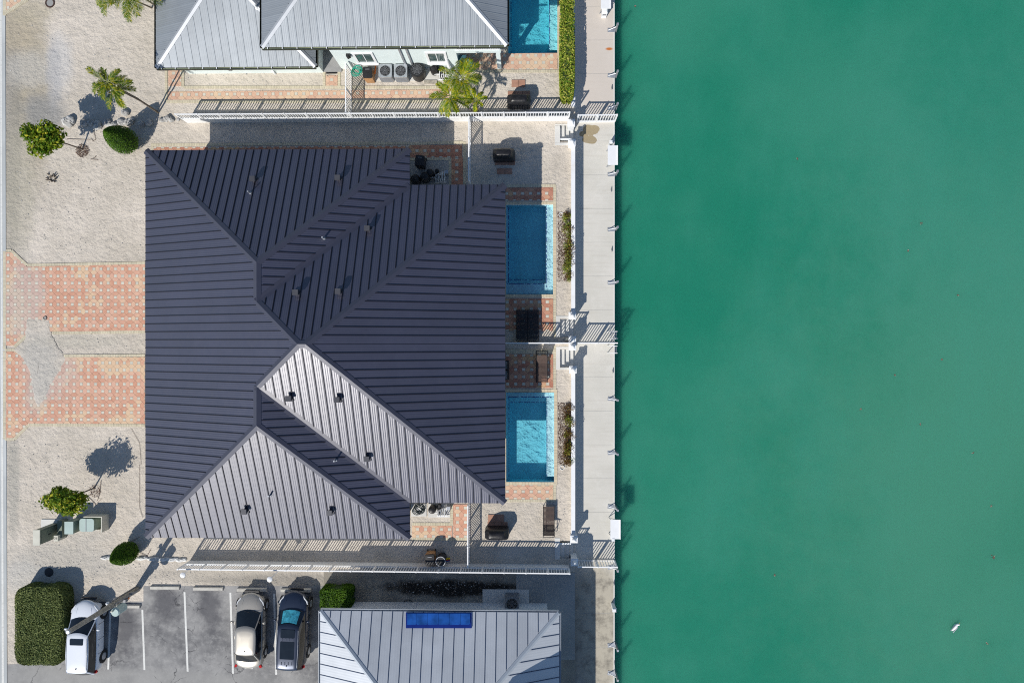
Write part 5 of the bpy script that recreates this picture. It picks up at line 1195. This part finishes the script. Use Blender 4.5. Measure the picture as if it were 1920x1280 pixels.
plabs = ['small rust brick pad above the top covered grill','large rust brick pad under the top covered grill','brick pad under the covered grill by the top end of the dark roof','pair of bricks below the covered grill by the top end of the dark roof','small brick pad above the lower covered grill','brick pad beside the lower covered grill']
for (bx_,by_,wx,wy_,_), lb in zip(yield_pads, plabs):
    a_, b_ = P(bx_,by_+wy_), P(bx_+wx,by_); pd = thing('brick_pad', lb, 'brick pad', (a_.x,a_.y,0)); nx, ny = max(2,round(wx/13)), max(1,round(wy_/11))
    bxw, byw = (b_.x-a_.x)/nx, (b_.y-a_.y)/ny; mm = MB(); mm.box(.008,.008,0,bxw-.008,byw-.008,.04); me_ = mkmesh('brick', mm, M['tilebrick'])
    for i in range(nx):
        for j in range(ny): mpart('brick', me_, pd, (a_.x+i*bxw, a_.y+j*byw, random.uniform(0,.008)))
# loungers
def lounger(px, py, rz, label, m='brownsling', back=30, first={}):
    c = P(px,py,.35); t = thing('sun_lounger', label, 'lounger', (c.x,c.y,.03), rz, 'dark sun loungers', local=True); Ln, W_ = 1.95, .68
    for s_ in (-1,1):
        m_ = MB(); m_.tube([(s_*W_/2,-Ln/2,.30),(s_*W_/2,Ln/2,.30)], .022, 8); part('side_rail', m_, M['dark'], t)
        for y in (-Ln/2+.1, Ln/2-.3): m_ = MB(); m_.cyl((s_*W_/2,y,0),(s_*W_/2,y,.3),.022,.022,8); part('leg', m_, M['dark'], t)
    m_ = MB(); m_.tube([(-W_/2,-Ln/2,.3),(W_/2,-Ln/2,.3)], .02, 6); m_.tube([(-W_/2,Ln/2,.3),(W_/2,Ln/2,.3)], .02, 6); part('cross_bar', m_, M['dark'], t)
    n = 15
    for i in range(n):
        y0_ = -Ln/2+.06+i*1.12/n; m_ = MB(); m_.box(-W_/2+.02,y0_,.315,W_/2-.02,y0_+1.12/n-.012,.33); part('seat_slat', m_, M[m], t)
    hy = -Ln/2+.06+1.12; an = R(back); bl_ = .72; nb = 9
    for i in range(nb):
        s0, s1 = i*bl_/nb, (i+1)*bl_/nb-.01; p0_, p1_ = V((0,hy+s0*math.cos(an),.33+s0*math.sin(an))), V((0,hy+s1*math.cos(an),.33+s1*math.sin(an))); w2 = W_/2-.02
        m_ = MB(); vs = [p0_+V((-w2,0,0)),p0_+V((w2,0,0)),p1_+V((w2,0,0)),p1_+V((-w2,0,0))]; m_.add(vs+[v-V((0,0,.02)) for v in vs], [(0,1,2,3),(7,6,5,4),(0,4,5,1),(1,5,6,2),(2,6,7,3),(3,7,4,0)]); part('back_slat', m_, M[m], t)
    for s_ in (-1,1): m_ = MB(); e = V((s_*(W_/2-.01),hy+bl_*math.cos(an),.33+bl_*math.sin(an))); m_.tube([(s_*(W_/2-.01),hy,.32), e], .02, 6); m_.tube([e.lerp(V((s_*(W_/2-.01),hy,.32)),.4), (s_*(W_/2-.01),hy+bl_*.9,.3)], .015, 6); part('back_frame', m_, M['dark'], t)
    return t
lounger(979,610,R(0)+math.pi,'left black lounger of the pair above the middle railing','cover',12); lounger(1000,610,math.pi,'right black lounger of the pair above the middle railing','cover',12)
lounger(1016,687,0,'brown lounger below the middle railing with raised back','brownsling',48); lounger(1029,977,math.pi,'brown lounger on the sand near the lower dock stairs','brownsling',40)
def chair(px, py, label, rz=0.):
    c = P(px,py,.45); t = thing('patio_chair', label, 'chair', (c.x,c.y,.03), rz, 'dark patio chairs at the roof edge', local=True)
    m_ = MB(); m_.prism(rrect(-.26,-.27,.26,.27,.08), .38, .45); part('seat', m_, M['metal'], t)
    m_ = MB(); m_.prism(rrect(.20,-.29,.30,.29,.04), .3, .85); part('backrest', m_, M['brown_wicker'], t)
    for sx_ in (-.22,.22):
        for sy_ in (-.22,.22): m_ = MB(); m_.box(sx_-.02,sy_-.02,0,sx_+.02,sy_+.02,.38); part('leg', m_, M['dark'], t)
    for s_ in (-1,1): m_ = MB(); m_.box(-.26,s_*.29-.03,.58,.26,s_*.29+.03,.63); m_.box(-.24,s_*.29-.02,.38,-.2,s_*.29+.02,.58); part('armrest', m_, M['dark'], t)
chair(946,685,'upper dark wicker chair peeping from under the roof edge above the lower pool'); chair(946,702,'lower dark wicker chair peeping from under the roof edge above the lower pool')
for (px, py, lb) in ((1052,403,'white round planter ring at the head of the upper flower bed'),(1054,876,'white round planter ring at the foot of the lower flower bed')):
    c = P(px,py); m_ = MB(); m_.lathe((c.x,c.y,0), ((.15,0),(.15,.05),(.12,.05),(.12,.0)), 20, cap=False); single('skimmer_lid', m_, M['white'], lb, 'ring')
c = P(1063,636,.1); m_ = MB(); m_.ball((c.x,c.y,.1),.14,.1,.08,10,6,0,.2); m_.ball((c.x+.13,c.y-.03,.09),.08,.07,.06,8,5,0,.2); single('conch_shell', m_, M['cream'], 'pale conch shell beside the middle railing pillar', 'shell')

# ---------------------------------------------------------------- floating things on the canal
def onwater(px, py): return P(px, py, ZW)
c = onwater(1789,1174); t = thing('seabird', 'small white seabird floating on the green canal', 'bird', (c.x,c.y,ZW), R(-38), local=True)
M['feather'] = mat('white_feather', (.8,.8,.8), .8, var=.05); M['greyfeather'] = mat('grey_feather', (.35,.37,.4), .8, var=.1)
m_ = MB(); m_.rings([[(w_*math.cos(a_*.5236), y, .07+h_*math.sin(a_*.5236)) for a_ in range(12)] for y, w_, h_ in ((-.30,.02,.02),(-.2,.07,.05),(-.05,.12,.09),(.1,.12,.1),(.2,.07,.08),(.25,.045,.07),(.29,.03,.03))]); m_.ball((0,.27,.2),.055,.07,.055,10,6); m_.tube([(0,.18,.08),(0,.26,.18)], [.06,.045], 8); part('body', m_, M['feather'], t, smooth=True)
m_ = MB(); m_.cyl((0,.32,.2),(0,.42,.185),.018,.006,6); part('beak', m_, M['yellow'], t)
for s_ in (-1,1):
    m_ = MB(); m_.rings([[(s_*(.09+.03*math.cos(a_*1.047)), y, .13+w_*math.sin(a_*1.047)) for a_ in range(6)] for y, w_ in ((-.36,.01),(-.2,.03),(.0,.05),(.12,.03))]); part('wing', m_, M['greyfeather'], t, smooth=True)
random.seed(11)
spots = [(1495,298),(1727,419),(1796,554),(1765,674),(1677,703),(1614,767),(1824,849),(1862,1043),(1858,948),(1453,1077),(1190,12),(1702,470),(1725,795),(1851,1205)]
wl = ['upper middle of the canal','upper right of the canal','right of the canal, level with the patio','right of the canal, yellowish','right centre of the canal, brownish','lower right centre of the canal','right edge half way down','lower right, darkest and largest','lower right above the darkest clump','lower centre of the canal','top left of the canal near the dock','upper right of the canal, tiny','right of the canal below the yellowish one','bottom right of the canal above the bird']
for (px, py), s_ in zip(spots, wl):
    c = onwater(px, py); m_ = MB(); k = 2 if 'darkest' in s_ and 'largest' in s_ else 1
    for i in range(7*k): leaf(m_, V((c.x+random.uniform(-.06,.06)*k, c.y+random.uniform(-.06,.06)*k, ZW+random.uniform(.008,.02))), .05*random.uniform(.6,1.2), 3)
    single('floating_weed', m_, M['leaf_dry'], 'scrap of floating weed in the '+s_, 'weed', 'weed scraps floating on the canal')
# small stones strewn over the sand
random.seed(5); m_ = MB(); areas = ((20,20,285,260,130),(20,300,265,480,170),(100,625,268,662,45),(15,830,265,960,130),(60,1020,340,1095,150),(300,1070,600,1098,90),(885,235,1040,345,50),(885,945,1065,1008,60),(345,137,600,160,30),(900,140,1045,200,30),(400,235,860,262,60),(290,1014,760,1046,70),(730,1080,960,1125,150),(620,1075,1070,1100,80))
for x0, y0, x1, y1, n in areas:
    for i in range(n):
        p = P(random.uniform(x0,x1), random.uniform(y0,y1)); r_ = random.choice((.02,.025,.03,.035,.05)); m_.ball((p.x,p.y,.005),r_,r_*.8,r_*.6,5,3,0,.2)
struct('loose_gravel', m_, M['rock'], 'stuff')
# ground continues past the frame to the far side
